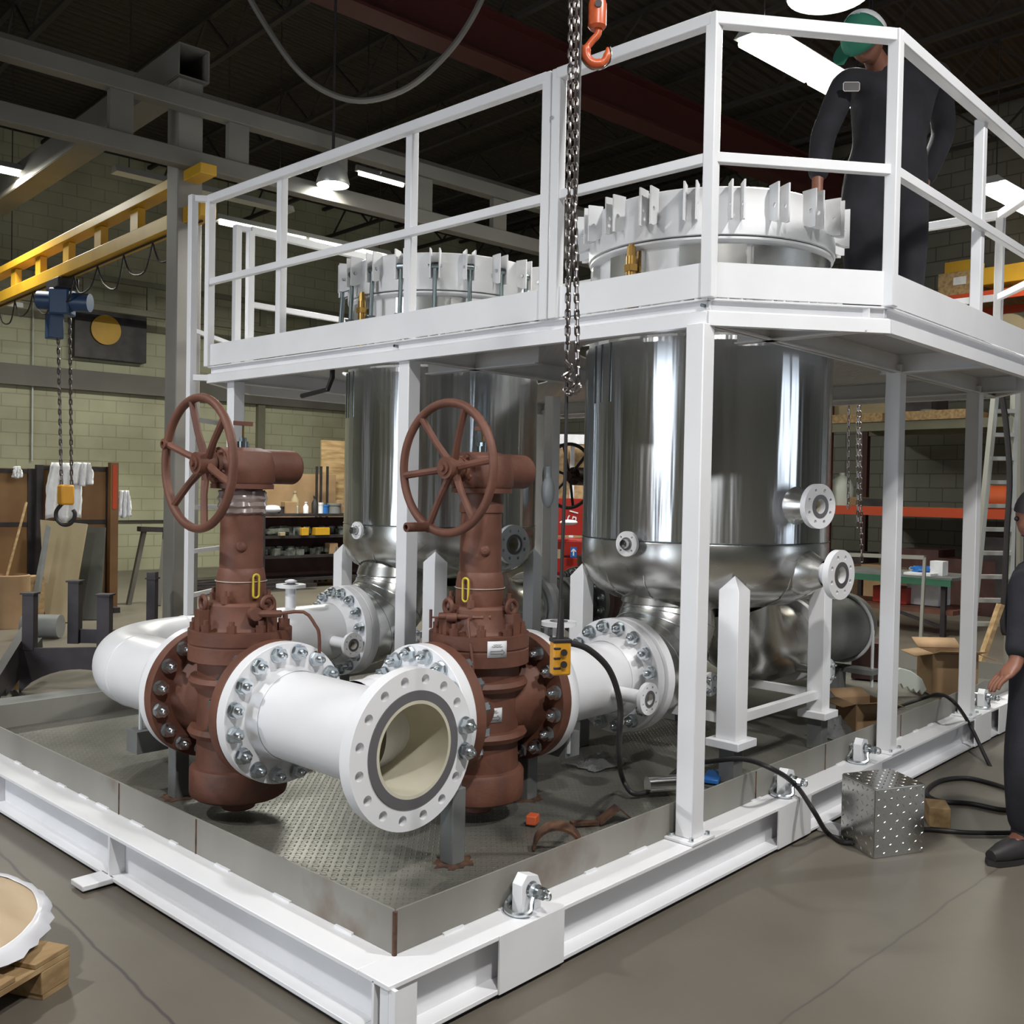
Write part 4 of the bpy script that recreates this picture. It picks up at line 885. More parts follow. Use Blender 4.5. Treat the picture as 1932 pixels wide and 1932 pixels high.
    for i in (2, 3, 4, 5):
        g = G(); d_ = (pts[i+1]-pts[i-1]); g.torus(pts[i], d_, .2375 if i < 5 else .231, .003, 56, 5); put('elbow_seam', g, 'zinc', t)
    flange(t, (XB+.052, cy, ZP), (1, 0, 0), RF, .15, TF); g = G(); g.lathe([(.243, 0), (.243, .015), (.238, .02)], (XB+.10, cy, ZP), X, 48); put('inlet_cuff', g, 'zincdark', t)
    g = G(); g.lathe([(.20, .90), (.235, .945), (.22, 1.0)], (xi, cy, 0), Z, 48); put('inlet_collar', g, 'steelbright', t)
    xo = cx+.34; zo = .69
    pts = [V((xo-.06, cy, 1.0)), V((xo-.04, cy, .9))]+arc((xo+.36, cy, zo+.36-.10+.0), -X, -Z, .38, .25, pi/2, 5)+[V((3.62, cy, zo-.12+.0))]
    pts = [V((xo-.10, cy, 1.0))]+arc((xo+.30, cy, zo+.36), -X, -Z, .40, 0, pi/2, 5)+[V((3.53, cy, zo-.04))]
    g = G(); g.tube(pts, [.26, .27, .26, .25, .235, .225, .215, .21], 48); put('outlet_elbow', g, 'steelbright', t, ang=14)
    zo -= .04
    flange(t, (3.55, cy, zo), (1, 0, 0), RF*.95, .14, TF)
    put('drain_flange', G().lathe([(0, 0), (.05, 0), (.05, .016), (.055, .018), (.055, .034), (0, .034)], (xi-.12, cy-.285, .60), V((-.15, -1, 0)), 28), 'white', t)
    nuts(t, V((xi-.12, cy-.285, .60))+V((-.15, -1, 0)).normalized()*.034, V((-.15, -1, 0)), .037, 4, NUTS, pi/4)
    put('drain_pipe', G().cyl((xi-.10, cy-.17, .60), (xi-.12, cy-.29, .60), .022, n=14), 'steelbright', t)
    put('drain_pipe', G().cyl((3.45, cy-.15, .52), (3.45, cy-.33, .52), .025, n=14), 'steelbright', t)
    put('drain_flange', G().lathe([(0, 0), (.065, 0), (.065, .016), (.07, .018), (.07, .034), (0, .034)], (3.45, cy-.31, .52), -Y, 28), 'white', t)
    nuts(t, (3.45, cy-.345, .52), (0, -1, 0), .048, 4, NUTS, pi/4)
    def rad(d, r_, z): a = R(d); return V((cx+r_*math.cos(a), cy+r_*math.sin(a), z)), V((math.cos(a), math.sin(a), 0))
    return t, rad
vl, rad1 = vessel(2.70, Y1_, True, 'left', 190); vr, rad2 = vessel(2.70, .78, False, 'right', 190)
def vnoz(t, rad, d, z, r, rf, th, n, out=.745, m='white', boot=True):
    p, u = rad(d, .58, z); nozzle(t, p, u*(out-.58), r, rf, th, n, m)
    if boot: put('nozzle_boot', G().lathe([(r*2.3, -.02), (r*2.1, .02), (r*1.55, .07), (r*1.2, .105)], rad(d, .59, z)[0], u, 32), 'steelbright', t, ang=60)
vnoz(vr, rad2, 255, 1.425, .042, .100, .028, 8); vnoz(vr, rad2, 264, 1.118, .048, .112, .03, 8, .78)
vnoz(vr, rad2, 181, 1.235, .016, .058, .018, 4, .67)
vnoz(vl, rad1, 262, 1.155, .054, .115, .03, 8, .76, 'greypaint'); vnoz(vl, rad1, 178, 1.215, .016, .052, .018, 4, .66)
for (px, py, cy_, lb) in ((1191, 492, .78, 'right'), (683, 575, Y1_, 'left')):
    dd = (V((2.70, cy_, 0))-CAM).dot(FW)-.50; p = at(px, py, d=dd)
    g = G(); g.cyl(p-Z*.16, p+Z*.02, .024, n=12); g.cyl(p+Z*.02, p+Z*.065, .020, n=8); g.cyl(p+Z*.065, p+Z*.075, .014, n=8); g.cyl(p-Z*.05, p-Z*.02, .034, n=6); g.cyl(p-Z*.09+RT*.05, p-Z*.09, .018, n=8)
    g.cyl(p-Z*.30, p-Z*.16, .012, n=8)
    put('relief_valve', g, 'brass', None, 'brass relief valve standing at the rim of the %s vessel' % lb, 'valve')
# grey outlet pipes behind
t = thing('outlet_pipe', 'grey primed outlet pipe bending away behind the right vessel', 'pipe', (4.1, .78, .19)); zo = .65
pipe(t, [V((3.62, .78, zo)), V((4.30, .78, zo))]+arc((4.30, .78+.40, zo), X, -Y, .40, -pi/2+pi/2, 0, 1)[:0]+[V((4.30+.40*math.sin(a), .78+.40-.40*math.cos(a), zo)) for a in [pi/2*i/12 for i in range(1, 13)]]+[V((4.70, 1.75, zo))], .20, 'galv')
flange(t, (3.60, .78, zo), (1, 0, 0), RF*.95, .15, TF, 'galv')
g = G(); g.torus((4.32, .78, zo), X, .211, .011, 48, 8); g.cyl((4.32, .565, zo), (4.32, .565, .30), .010, n=8); put('u_bolt', g, 'greypaint', t)
put('support_post', G().box((4.25, .78, .30), (.09, .12, .22)), 'galv', t); put('support_beam', G().box((4.30, .78, .40), (.12, .5, .03)), 'galv', t)
t = thing('outlet_pipe', 'grey primed outlet pipe behind the left vessel leading to a dark valve', 'pipe', (4.0, Y1_, .19))
flange(t, (3.60, Y1_, zo), (1, 0, 0), RF*.95, .15, TF, 'greypaint'); pipe(t, [(3.62, Y1_, zo), (4.16, Y1_, zo)], .185, 'galv'); flange(t, (4.13, Y1_, zo), (1, 0, 0), RF, .15, TF, 'galv'); nuts(t, (4.128, Y1_, zo), (-1, 0, 0), RB, 16, a0=A16)
g = G(); g.torus((3.87, Y1_, zo), X, .196, .011, 48, 8); put('u_bolt', g, 'greypaint', t)
ws = at(1072, 898, d=6.9)
t = thing('gate_valve', 'third dark gate valve with black handwheel glimpsed between the two vessels', 'valve', (4.42, Y1_, .21)); c = V((4.42, Y1_, 0))
g = G(); g.lathe([(.17, .25), (.17, .9), (.2, .9), (.2, .98), (.09, 1.0), (.08, 1.48), (.12, 1.49), (.12, 1.62), (0, 1.62)], c, Z, 32); put('body', g, 'browndark', t); flange(t, (4.18, Y1_, zo), (1, 0, 0), RF, .12, .05, 'browndark')
g = G(); g.cyl(c+V((-.2, 0, zo)), c+V((.2, 0, zo)), .16, n=32); put('run_barrel', g, 'browndark', t)
hc = V((4.30, toB(ws).y*0+ws.y, 1.585)); hc = ws.copy(); dlt = ws-CAM; k = (4.22-CAM.x)/dlt.x; hc = CAM+dlt*k
hw = put('handwheel', G().torus(hc, X, .245, .014, 48, 8), 'black', t)
for k in range(6):
    a = k*pi/3+.3; g = G(); g.tube([hc+X*.02, hc+V((0, math.cos(a), math.sin(a)))*.24], .011, 6); put('spoke', g, 'black', hw)
g = G(); g.cyl(hc-X*.01, hc+X*.06, .04, n=16); g.cyl(hc+X*.06, V((c.x, hc.y, hc.z)), .07, n=20); put('gear_cylinder', g, 'browndark', t)
# ------------------------------------------------------------ access platform
DZ, RT_, MR = 2.193, 3.223, 2.70
PA = [V(p) for p in ((1.506, .036, 0), (2.063, -.408, 0), (4.22, -.408, 0), (4.78, .036, 0), (4.78, 3.54, 0), (4.22, 3.98, 0), (2.06, 3.98, 0), (1.506, 3.54, 0))]
pf = thing('access_platform', 'white raised access platform with guardrails around both vessels', 'platform', (1.5, .06, H))
g = G(); pol = [(p.x, p.y) for p in PA]
inn = []
for i, p in enumerate(PA):
    cdir = (V((3.14, 1.78, 0))-p).normalized(); q = p+cdir*.012; inn.append((q.x, q.y))
g.plate([inn, circ(.66, 64, 2.70, .78)[::-1], circ(.66, 64, 2.70, 2.70)[::-1]], (0, 0, DZ-.010), X, Y, .007)
put('deck', g, 'checkerwhite', pf)
def seg(p, q, off, z0, z1, th, name, m='white'):
    d = (q-p).normalized(); n = V((d.y, -d.x, 0))      # outward for a CCW outline
    a, b = p+n*off, q+n*off; zc = (z0+z1)/2
    return put(name, G().bar(a+Z*zc, b+Z*zc, th, z1-z0), m, pf)
for i in range(8):
    p, q = PA[i], PA[(i+1) % 8]
    d = (q-p).normalized(); n = V((d.y, -d.x, 0))
    if i != 6: seg(p, q, .0, DZ+.001, DZ+.128, .007, 'toe_board')
    # channel fascia: web set back, toes outward
    seg(p, q, -.020, 2.093, DZ-.004, .006, 'fascia_channel')
    g = G(); a, b = p-n*.008, q-n*.008; g.bar(a+Z*(DZ-.008), b+Z*(DZ-.008), .028, .006); put('channel_toe', g, 'white', pf)
    g = G(); pts = [(0, 0), (.030, 0), (.030, .055), (.026, .055), (.004, .02)]
    a = p-n*.022; g.plate([[(0, 0), (.034, 0), (.034, .050), (.018, .058), (0, .058)]], a+Z*2.088, n, Z, -(q-p).length); put('lower_toe', g, 'white', pf)
def post(x, y, z0, z1, name='guard_post', w_=.046, ang=0, m='white'): return put(name, G().box((x, y, (z0+z1)/2), (w_, w_, z1-z0), ang), m, pf, bevel=.004)
def rails(p, q, top=True, s0=0, s1=0):
    d = (q-p).normalized(); p, q = p+d*s0, q-d*s1
    put('top_rail', G().bar(p+Z*(RT_-.024), q+Z*(RT_-.024), .048, .048), 'white', pf, bevel=.005)
    put('mid_rail', G().bar(p+Z*MR, q+Z*MR, .032, .038), 'white', pf, bevel=.003)
J1, J2 = V((1.506, .775, 0)), V((1.506, .828, 0))
rails(PA[0], J1); rails(J2, PA[7]); rails(PA[0], PA[1]); rails(PA[1], PA[2]); rails(PA[2], PA[3]); rails(PA[3], PA[4]); rails(PA[4], PA[5]); rails(PA[5], PA[6])
for p in (PA[0], J1, J2, PA[1], PA[7]): post(p.x, p.y, DZ-.005, RT_-.002)
for (x, y) in ((1.535, 1.729), (1.535, 2.824), (3.106, -.38), (4.22, -.408), (4.78, .036), (4.75, 1.2), (4.75, 2.37), (4.78, 3.54), (4.22, 3.95), (3.14, 3.95), (2.06, 3.98)): post(x, y, DZ, RT_-.03)
for y in (.79, 1.9): put('bolt', G().cyl((1.475, y, 3.02), (1.482, y, 3.02), .008, n=8), 'zinc', pf)
g = G()
for (y, z) in ((1.80, 2.165), (1.80, 2.115), (.06, 2.165), (.10, 2.115), (3.35, 2.12)): g.cyl((1.50, y, z), (1.522, y, z), .007, n=8)
put('fascia_bolt', g, 'zincdark', pf)
# under-deck framing
for a, b in (((1.53, 1.74), (4.76, 1.74)), ((1.53, .05), (4.76, .05)), ((1.53, 3.45), (4.76, 3.45)), ((3.32, -.39), (3.32, .14)), ((4.5, -.30), (4.5, 3.9)), ((2.0, -.36), (2.0, .2)), ((3.42, 1.3), (3.42, 2.1)), ((2.0, 1.3), (2.0, 2.1))):
    g = G(); g.bar((*a, 2.138), (*b, 2.138), .006, .09); g.bar((*a, 2.096), (*b, 2.096), .05, .006); put('floor_beam', g, 'white_rough', pf)
SP = [(1.50, .062, 1), (3.317, .062, 1), (4.491, .062, 1), (1.555, 1.745, 0), (1.585, 3.36, 0)]
for (x, y, edge) in SP:
    z0 = H+.010 if edge else .192
    post(x, y, z0, 2.094 if x < 3 else 2.135, 'support_post', .076, 0)
    g = G(); g.box((x, y, z0-.004), (.15, .13, .009)); put('base_plate', g, 'white', pf, bevel=.001)
    for sx in (-.055, .055):
        for sy in (-.045, .045):
            if edge: put('anchor_bolt', G().cyl((x+sx, y+sy, z0), (x+sx, y+sy, z0+.014), .009, n=6), 'zinc', pf)
q = at(1040, 900, d=6.95); post(q.x, q.y, .192, 2.135, 'support_post', .08); post(4.5, 3.45, .192, 2.135, 'support_post', .076)
# ladder on the left end
la, lb = V((1.43, 3.61, 0)), V((1.975, 4.005, 0)); t = thing('access_ladder', 'white fixed ladder at the left end of the platform', 'ladder', la+Z*.0)
for p in (la, lb): put('side_rail', G().box((p.x, p.y, 1.62), (.045, .045, 3.2)), 'white', t, bevel=.003)
for k in range(8):
    z = 1.06+.27*k-.54; put('rung', G().bar(la+Z*z, lb+Z*z, .022, .026), 'white', t)
for z in (3.2, 2.12):
    for p, q_ in ((la, PA[7]), (lb, PA[6])): put('stand_off', G().bar(p+Z*z, V((q_.x, q_.y, z)), .035, .035), 'white', t)
g = G(); g.tube(smooth_path([V((1.75, 3.2, 2.09)), V((1.75, 3.15, 2.02)), V((1.9, 3.2, 2.0)), V((2.1, 3.4, 2.02))], 4), .014, 8)
a = at(627, 712, d=5.4); b = at(618, 735, d=5.4); c_ = at(570, 747, d=5.6)
g.b.clear(); g.tube([a+Z*.05, a, b, c_], .014, 8); put('black_hose', g, 'black', None, 'short bent black hose hanging under the platform left of the left vessel', 'hose')

# ------------------------------------------------------------ overhead hook, hand chain, pendant
dh = 3.0
hp = at(1127, -60, d=dh)
t = thing('crane_hook', 'orange crane hook with swivel block hanging above the handrail', 'hook', hp)
c = at(1127, 22, d=dh); g = G(); g.lathe([(0, -.055), (.020, -.055), (.028, -.045), (.028, .02), (.022, .04), (0, .045)], c, Z, 24); put('swivel_block', g, 'orange', t); g = G(); g.cyl(c-FW*.031+Z*.01, c+FW*.031+Z*.01, .011, n=16); put('block_pin', g, 'black', t)
c2 = at(1125, 92, d=dh); g = G(); pth = [(.004, .080), (.004, .045), (-.012, .025), (-.030, 0), (-.030, -.024), (-.014, -.043), (.010, -.046), (.028, -.034), (.034, -.014), (.034, .004)]
g.tube(smooth_path([c2+RT*a+Z*b for a, b in pth], 4), [.011]*12+[.0155]*14+[.012]*6+[.010, .008, .007, .005, .003], 10); put('hook', g, 'orange', t)
g = G(); g.tube(smooth_path([c2+RT*a*1.0+Z*b-FW*.0 for a, b in [(-.041, .01), (-.043, -.026), (-.020, -.056), (.012, -.060), (.038, -.044), (.043, -.016), (.041, .004)]], 4), .0045, 8); put('worn_edge', g, 'chrome', t, 'bare worn steel rim')
g = G(); g.cyl(c+Z*.045, at(1127, -400, d=dh), .005, n=6); put('hook_cable', g, 'chain', t)
lk = link_mesh(.0245, .0195, .0035)
t = thing('hand_chain', 'doubled steel hand chain with knotted end hanging before the guardrail', 'chain', at(1085, 735, d=dh))
dc = dh-.03
chain(t, [at(1088, -30, d=dc), at(1084, 380, d=dc), at(1091, 735, d=dc)], .0245, lk, 50, .6); chain(t, [at(1078, -30, d=dc), at(1070, 690, d=dc)], .0245, lk, 0, .2)
chain(t, smooth_path([at(1068, 682, d=dc), at(1078, 700, d=dc), at(1066, 712, d=dc-.02), at(1080, 725, d=dc), at(1070, 738, d=dc), at(1084, 742, d=dc), at(1094, 728, d=dc)], 4), .018, lk, 0)
t = thing('control_pendant', 'yellow and black control pendant hanging on a long black cable', 'pendant', at(1057, 1275, d=dh))
pts = [at(x, y, d=dh-.01) for x, y in ((1096, -40), (1094, 100), (1088, 330), (1075, 520), (1070, 700), (1066, 900), (1058, 1120), (1056, 1205))]
put('cable', G().tube(smooth_path(pts, 4), .0055, 8), 'black', t)
g = G(); a, b = at(1060, 1130, d=dh-.01), at(1056, 1212, d=dh-.01); g.tube([a, (a+b)/2, b], [.006, .010, .013], 10); put('strain_boot', g, 'black', t)
pc = at(1057, 1240, d=dh); yw = math.atan2(RT.y, RT.x)
g = G(); g.box(pc, (.056, .045, .105), yw+.25); put('case', g, 'pendantyellow', t, bevel=.006)
for k in range(2):
    q = pc-FW*.024+RT*.010+Z*(.018-.036*k); put('button', G().cyl(q, q-FW*.008, .010, n=16), 'black', t)
for k in range(3):
    q = pc-RT*.012-FW*.018+Z*(.030-.030*k); put('rubber_grip', G().box(q, (.022, .020, .007), yw+.25), 'black', t, bevel=.002)
put('end_cap', G().box(pc+Z*.052, (.06, .05, .012), yw+.25), 'black', t, bevel=.003)
# festoon cable sagging under the roof
put('sagging_cable', G().tube(smooth_path([at(x, y, d=7.5) for x, y in ((440, -60), (500, 45), (560, 130), (620, 175), (690, 190), (770, 165), (840, 105), (890, 35), (930, -50))], 6), .024, 8), 'greysteel', None, 'thick grey cable sagging in an arc under the roof at upper middle', 'cable')

# ------------------------------------------------------------ hoses and small things on and beside the skid
pts = [at(1078, 1212, d=3.05)]
pts = [V(p) for p in (at(1070, 1212, d=3.15), at(1110, 1225, d=3.2), at(1150, 1265, d=3.25), at(1170, 1330, d=3.3), at(1168, 1400, d=3.4), at(1172, 1460, z=.30), at(1195, 1497, z=.215), at(1240, 1485, z=.215), at(1290, 1445, z=.23), at(1340, 1437, z=.30), at(1400, 1432, z=.36), at(1455, 1450, z=.37), at(1500, 1480, y=.02), at(1535, 1530, y=-.10), at(1562, 1572, z=.013), at(1600, 1590, z=.013), at(1680, 1572, z=.013), at(1745, 1565, z=.013), at(1830, 1571, z=.013), at(1935, 1571, z=.013))]
put('air_hose', G().tube(smooth_path(pts, 8), .0105, 10), 'black', None, 'dark hose draped from the right valve over the coaming to the floor', 'hose')
pts = [at(1935, 1510, z=.013), at(1900, 1528, z=.013), at(1830, 1516, z=.013), at(1770, 1511, z=.013), at(1748, 1495, z=.013), at(1772, 1474, z=.013), at(1820, 1468, z=.013), at(1870, 1478, z=.013), at(1935, 1500, z=.02)]
put('air_hose', G().tube(smooth_path(pts, 8), .012, 10), 'black', None, 'dark hose looped on the floor right of the diamond-plate box', 'hose')
pts = [at(1690, 1335, z=.2), at(1740, 1318, z=.25), at(1772, 1310, z=.33), at(1800, 1325, z=.34), at(1830, 1368, y=.0), at(1860, 1430, y=-.15), at(1890, 1490, y=-.3), at(1915, 1560, z=.013), at(1940, 1600, z=.013)]
put('air_hose', G().tube(smooth_path(pts, 8), .0105, 10), 'black', None, 'thin dark hose crossing the coaming beside the farthest white post', 'hose')
pts = [at(-30, 1270, z=.02), at(10, 1292, z=.013), at(40, 1318, z=.013), at(75, 1330, z=.013)]
put('ground_cable', G().tube(smooth_path(pts, 6), .018, 8), 'black', None, 'short length of dark cable on the floor at the left edge', 'cable')
put('wood_block', G().box(at(2, 1285, z=.06), (.2, .2, .12), .4), 'wood', None, 'wood block under the dark cable at the left edge', 'block')
# diamond-plate box
p0 = V((2.29, -.31, 0)); ux1 = V((.235, -.115, 0)); uy1 = V((.13, .20, 0)); g = G(); hb = .285; b = g.b
base = [p0, p0+ux1, p0+ux1+uy1, p0+uy1]; lo_ = [b.verts.new(p) for p in base]; hi_ = [b.verts.new(p+Z*hb) for p in base]
b.faces.new(lo_[::-1]); b.faces.new(hi_)
for i in range(4): b.faces.new((lo_[i], lo_[(i+1) % 4], hi_[(i+1) % 4], hi_[i]))
bmesh.ops.bevel(b, geom=list(b.edges), offset=.004, segments=2, affect='EDGES')
def lozenges(g, o, u, v):
    o, u, v = V(o), V(u), V(v); U_, V_ = u.length, v.length; u = u.normalized(); v = v.normalized(); n = u.cross(v).normalized()
    nu, nv = int(U_/.030), int(V_/.030)
    for i in range(nu):
        for j in range(nv):
            c = o+u*((i+.5)*U_/nu)+v*((j+.5)*V_/nv); a = R(40) if (i+j) % 2 else R(130)
            d = u*math.cos(a)+v*math.sin(a); e = n.cross(d)
            vs = [g.b.verts.new(p) for p in (c+d*.011, c+e*.0032, c-d*.011, c-e*.0032)]; tp = [g.b.verts.new(c+n*.0022+d*s_) for s_ in (.005, -.005)]
            for f in ((vs[0], vs[1], tp[0]), (vs[1], tp[1], tp[0]), (vs[1], vs[2], tp[1]), (vs[2], vs[3], tp[1]), (vs[3], tp[0], tp[1]), (vs[3], vs[0], tp[0])): g.b.faces.new(f)
lozenges(g, p0, ux1, Z*hb); lozenges(g, p0+uy1, -uy1, Z*hb); lozenges(g, p0+Z*hb, ux1, uy1); lozenges(g, p0+ux1, uy1, Z*hb)
MAT['treadbox'] = mat('tread_plate_aluminium', (.56, .56, .54), .24, 1)
put('tread_plate_box', g, 'treadbox', None, 'shiny diamond tread plate box standing on the floor beside the skid', 'box', ang=20)
q = at(1768, 1553, z=0); rbox('wood_block', 'small wood block on the floor behind the diamond-plate box', 'block', q+Z*.045, (.14, .09, .09), 'wood', .5)
# scrap on deck
q = at(1052, 1602, z=.195); g = G(); g.lathe([(.078, -.028), (.088, -.028), (.088, .028), (.078, .028)], q+Z*.008, V((.72, .62, .18)), 24, closed=True, a0=.0, a1=pi*.98); put('pipe_offcut', g, 'rust', None, 'arched rusty pipe offcut standing on the deck near the corner post', 'scrap')
g = G(); q = at(1128, 1552, z=.197); g.bar(q, q+V((.07, -.04, .055)), .06, .005); g.bar(q+V((.07, -.04, .055)), q+V((.12, -.07, .004)), .06, .005); g.bar(q+V((-.10, .05, .008)), q, .035, .012); put('bent_plate', g, 'rust', None, 'bent brown steel plate scrap beside the arched offcut', 'scrap')
q = at(1005, 1555, z=.195); rbox('orange_clip', 'small orange plastic piece on the deck behind the arched offcut', 'clip', q+Z*.02, (.05, .04, .035), 'orange', .4)
q = at(1345, 1470, z=.195); rbox('blue_tray', 'flat blue plastic piece on the deck behind the corner post', 'plastic', q+Z*.01, (.16, .07, .02), 'blue', .4)
q = at(1245, 1497, z=.2); g = G(); g.cyl(q+V((-.05, .03, .04)), q+V((.07, -.04, .04)), .035, n=20); put('steel_can', g, 'chrome', None, 'bright steel sleeve lying on the deck against the coaming left of the corner post', 'can')
def film(name, label, q, s, h_, seed):
    g = G(); rng = random.Random(seed); n = 9; rows = [[g.b.verts.new((q.x+s*(i/n-.5)+.02*rng.random(), q.y+s*.7*(j/n-.5)+.02*rng.random(), q.z+h_*rng.random()*math.sin(pi*i/n)*math.sin(pi*j/n)+.003)) for i in range(n+1)] for j in range(n+1)]
    for j in range(n):
        for i in range(n): g.b.faces.new((rows[j][i], rows[j][i+1], rows[j+1][i+1], rows[j+1][i]))
    return put(name, g, 'clearfilm', None, label, 'plastic', ang=20)
mw = mat('clear_film', (.8, .82, .82), .12); P(mw).inputs['Transmission Weight'].default_value = .85; MAT['clearfilm'] = mw
film('plastic_sheet', 'crumpled clear plastic on the deck under the right spool', at(1130, 1440, z=.195), .28, .05, 1); film('plastic_sheet', 'crumpled clear plastic heap on the deck beside the right leg shoe', at(1570, 1385, z=.195), .26, .16, 2)
def carton(name, label, c, w_, d_, h_, rz, flaps=True, m='cardboard'):
    t = thing(name, label, 'box', c); T = Matrix.Translation(c) @ Matrix.Rotation(rz, 4, 'Z'); g = G(); e = .006
    for (cx, cy, sx, sy) in ((0, -d_/2, w_, e), (0, d_/2, w_, e), (-w_/2, 0, e, d_), (w_/2, 0, e, d_)): g.box((cx, cy, h_/2), (sx, sy, h_), M=T)
    g.box((0, 0, e/2), (w_, d_, e), M=T); put('carton_body', g, m, t)
    if flaps:
        for (ax_, sg, ln, wd, tip) in (('x', -1, d_*.45, w_, .10), ('x', 1, d_*.45, w_, .15), ('y', -1, w_*.4, d_, .05), ('y', 1, w_*.4, d_, .12)):
            g = G()
            if ax_ == 'x': p = [(-wd/2, sg*d_/2, h_), (wd/2, sg*d_/2, h_), (wd/2, sg*(d_/2+ln), h_+tip*ln*3), (-wd/2, sg*(d_/2+ln), h_+tip*ln*3)]
            else: p = [(sg*w_/2, -wd/2, h_), (sg*w_/2, wd/2, h_), (sg*(w_/2+ln), wd/2, h_-tip*ln*3), (sg*(w_/2+ln), -wd/2, h_-tip*ln*3)]
            vs = [g.b.verts.new(T @ V(q)) for q in p]; g.b.faces.new(vs); o = put('flap', g, m, t); md = o.modifiers.new('t', 'SOLIDIFY'); md.thickness = .005
    return t
q = at(1788, 1312, z=.2); carton('cardboard_box', 'large open cardboard box standing behind the far coaming between two white posts', V((q.x+.12, q.y+.05, .2)), .29, .25, .27, R(-48))
q = at(1628, 1372, z=.2); carton('cardboard_box', 'small open cardboard box on the deck left of the second white post', V((q.x, q.y, .2)), .22, .18, .15, R(-30))
q = at(1640, 1300, d=7.0); rbox('brown_carton', 'dark brown carton on the deck behind the small open box', 'box', V((q.x, q.y, .2+.13)), (.26, .22, .26), 'browndark', .3)
q = at(1725, 1232, d=7.8); q.z = 0; carton('cardboard_box', 'half-crushed cardboard box on the floor under the green table', q, .34, .3, .22, R(20))
g = G(); q = at(1710, 1285, d=6.4)
pts2 = [(-.11, .05), (-.05, .09), (.02, .07), (.09, .02), (.12, -.05), (.09, -.085), (.075, -.05), (.055, -.075), (.035, -.045), (.015, -.06), (-.005, -.03), (-.03, -.045), (-.045, -.012), (-.07, -.02), (-.08, .012), (-.105, .01)]
g.plate([pts2[::-1]], q, RT, UP, .03); put('foam_piece', g, 'jug', None, 'pale toothed foam packing piece beside the large cardboard box', 'packing', bevel=.004)
# ------------------------------------------------------------ pallet with wrapped disc
pc_ = at(82, 1887, z=0); pr = at(127, 1858, z=0); 
zt_ = .15; c0 = V((-.515, .93, 0))
dx_ = V((.80, .60, 0)).normalized(); dy_ = (pc_-pr); dy_.z = 0; dy_.normalize(); dx_ = V((dy_.y, -dy_.x, 0)); pc_ = pr.copy()
t = thing('wooden_pallet', 'wooden pallet on the floor at the lower left corner', 'pallet', pc_)
Mx = Matrix((dx_, dy_, Z)).transposed().to_4x4(); Mx.translation = pc_; Mx = Mx @ Matrix.Diagonal((1, 1, .8, 1))
# local: x along short visible side, y away to the left
for k in range(6): put('deck_board', G().box((.55, .06+.2*k, .135), (1.1, .13, .018), M=Mx), 'wood', t, bevel=.002)
for x in (.045, .55, 1.05):
    put('stringer_board', G().box((x, .55, .114), (.09, 1.12, .022), M=Mx), 'wood', t, bevel=.002)
    for y in (.045, .55, 1.06): put('block', G().box((x, y, .061), (.09, .11, .084), M=Mx), 'wood', t, bevel=.003)
for y in (.045, .55, 1.06): put('bottom_board', G().box((.55, y, .010), (1.1, .10, .018), M=Mx), 'wood', t)
dc_ = V((-.83, 1.342, 0)); rd = .462
t = thing('wrapped_disc', 'round tan disc edged with white film lying on the pallet', 'disc', V((dc_.x, dc_.y, .116)))
put('disc_body', G().lathe([(0, .118), (rd*.98, .118), (rd*1.01, .125), (rd*1.01, .150), (rd, .156), (0, .156)], dc_, Z, 72), 'film', t, 'white film wrapping')
put('disc_top', G().lathe([(0, .163), (rd*.93, .166), (rd*.975, .163), (rd*.975, .156), (0, .156)], dc_, Z, 72), 'disc', t)
g = G(); rng = random.Random(8); n = 70; rows = []
for (k0, k1, z0, z1) in ((.965, .975, .166, .167), (.995, 1.0, .166, .168), (1.02, 1.05, .15, .16), (1.03, 1.10, .125, .14)):
    rows.append([g.b.verts.new((dc_.x+rd*r_*math.cos(2*pi*i/n), dc_.y+rd*r_*math.sin(2*pi*i/n), z_)) for i in range(n) for r_, z_ in ((rng.uniform(k0, k1), rng.uniform(z0, z1)),)])
for a_, b_ in zip(rows, rows[1:]):
    for i in range(n): g.b.faces.new((a_[i], a_[(i+1) % n], b_[(i+1) % n], b_[i]))
put('film_edge', g, 'film', t)

# ------------------------------------------------------------ right background: rack, table, ladder
XRK = 11.2
def rk(px, py): return onx(px, py, XRK)
a, b = rk(1574, 957), rk(1990, 960); z1 = rk(1700, 965).z; z2 = rk(1700, 803).z; ya, yb = a.y+.1, b.y-2.5
t = thing('pallet_rack', 'tall pallet rack with orange and cream beams against the far wall', 'rack', B(XRK+.5, (ya+yb)/2, 0))
for z, m in ((z1, 'rackorange'), (z2, 'creamsteel'), (rk(1800, 566).z, 'rackorange')):
    for x in (XRK, XRK+1.05): put('rack_beam', G().box((x, (ya+yb)/2, z), (.05, ya-yb, .12), M=BM), m, t, 'cream beam' if m == 'creamsteel' else None)
    put('shelf_deck', G().box((XRK+.52, (ya+yb)/2, z+.05), (1.0, ya-yb, .02), M=BM), 'wood', t)
for y in (ya, ya-2.75, yb):
    for x in (XRK, XRK+1.05): put('rack_upright', G().box((x, y, 2.3), (.09, .08, 4.6), M=BM), 'darkred' if y == ya else 'rackorange', t)
def onrack(px, w_, d_, h_, z, m, name, lb, ct, x=XRK+.3):
    q = onx(px, 900, x); return rbox(name, lb, ct, B(x, q.y, z+.06+h_/2), (d_, w_, h_), m, BR)
onrack(1640, .9, .5, .35, z2+.12, 'paleboard', 'wooden_crate', 'pale crate on a pallet on the top rack beam', 'crate'); onrack(1640, 1.0, .7, .12, z2, 'wood', 'flat_pallet', 'pallet under the pale crate on the rack', 'pallet')
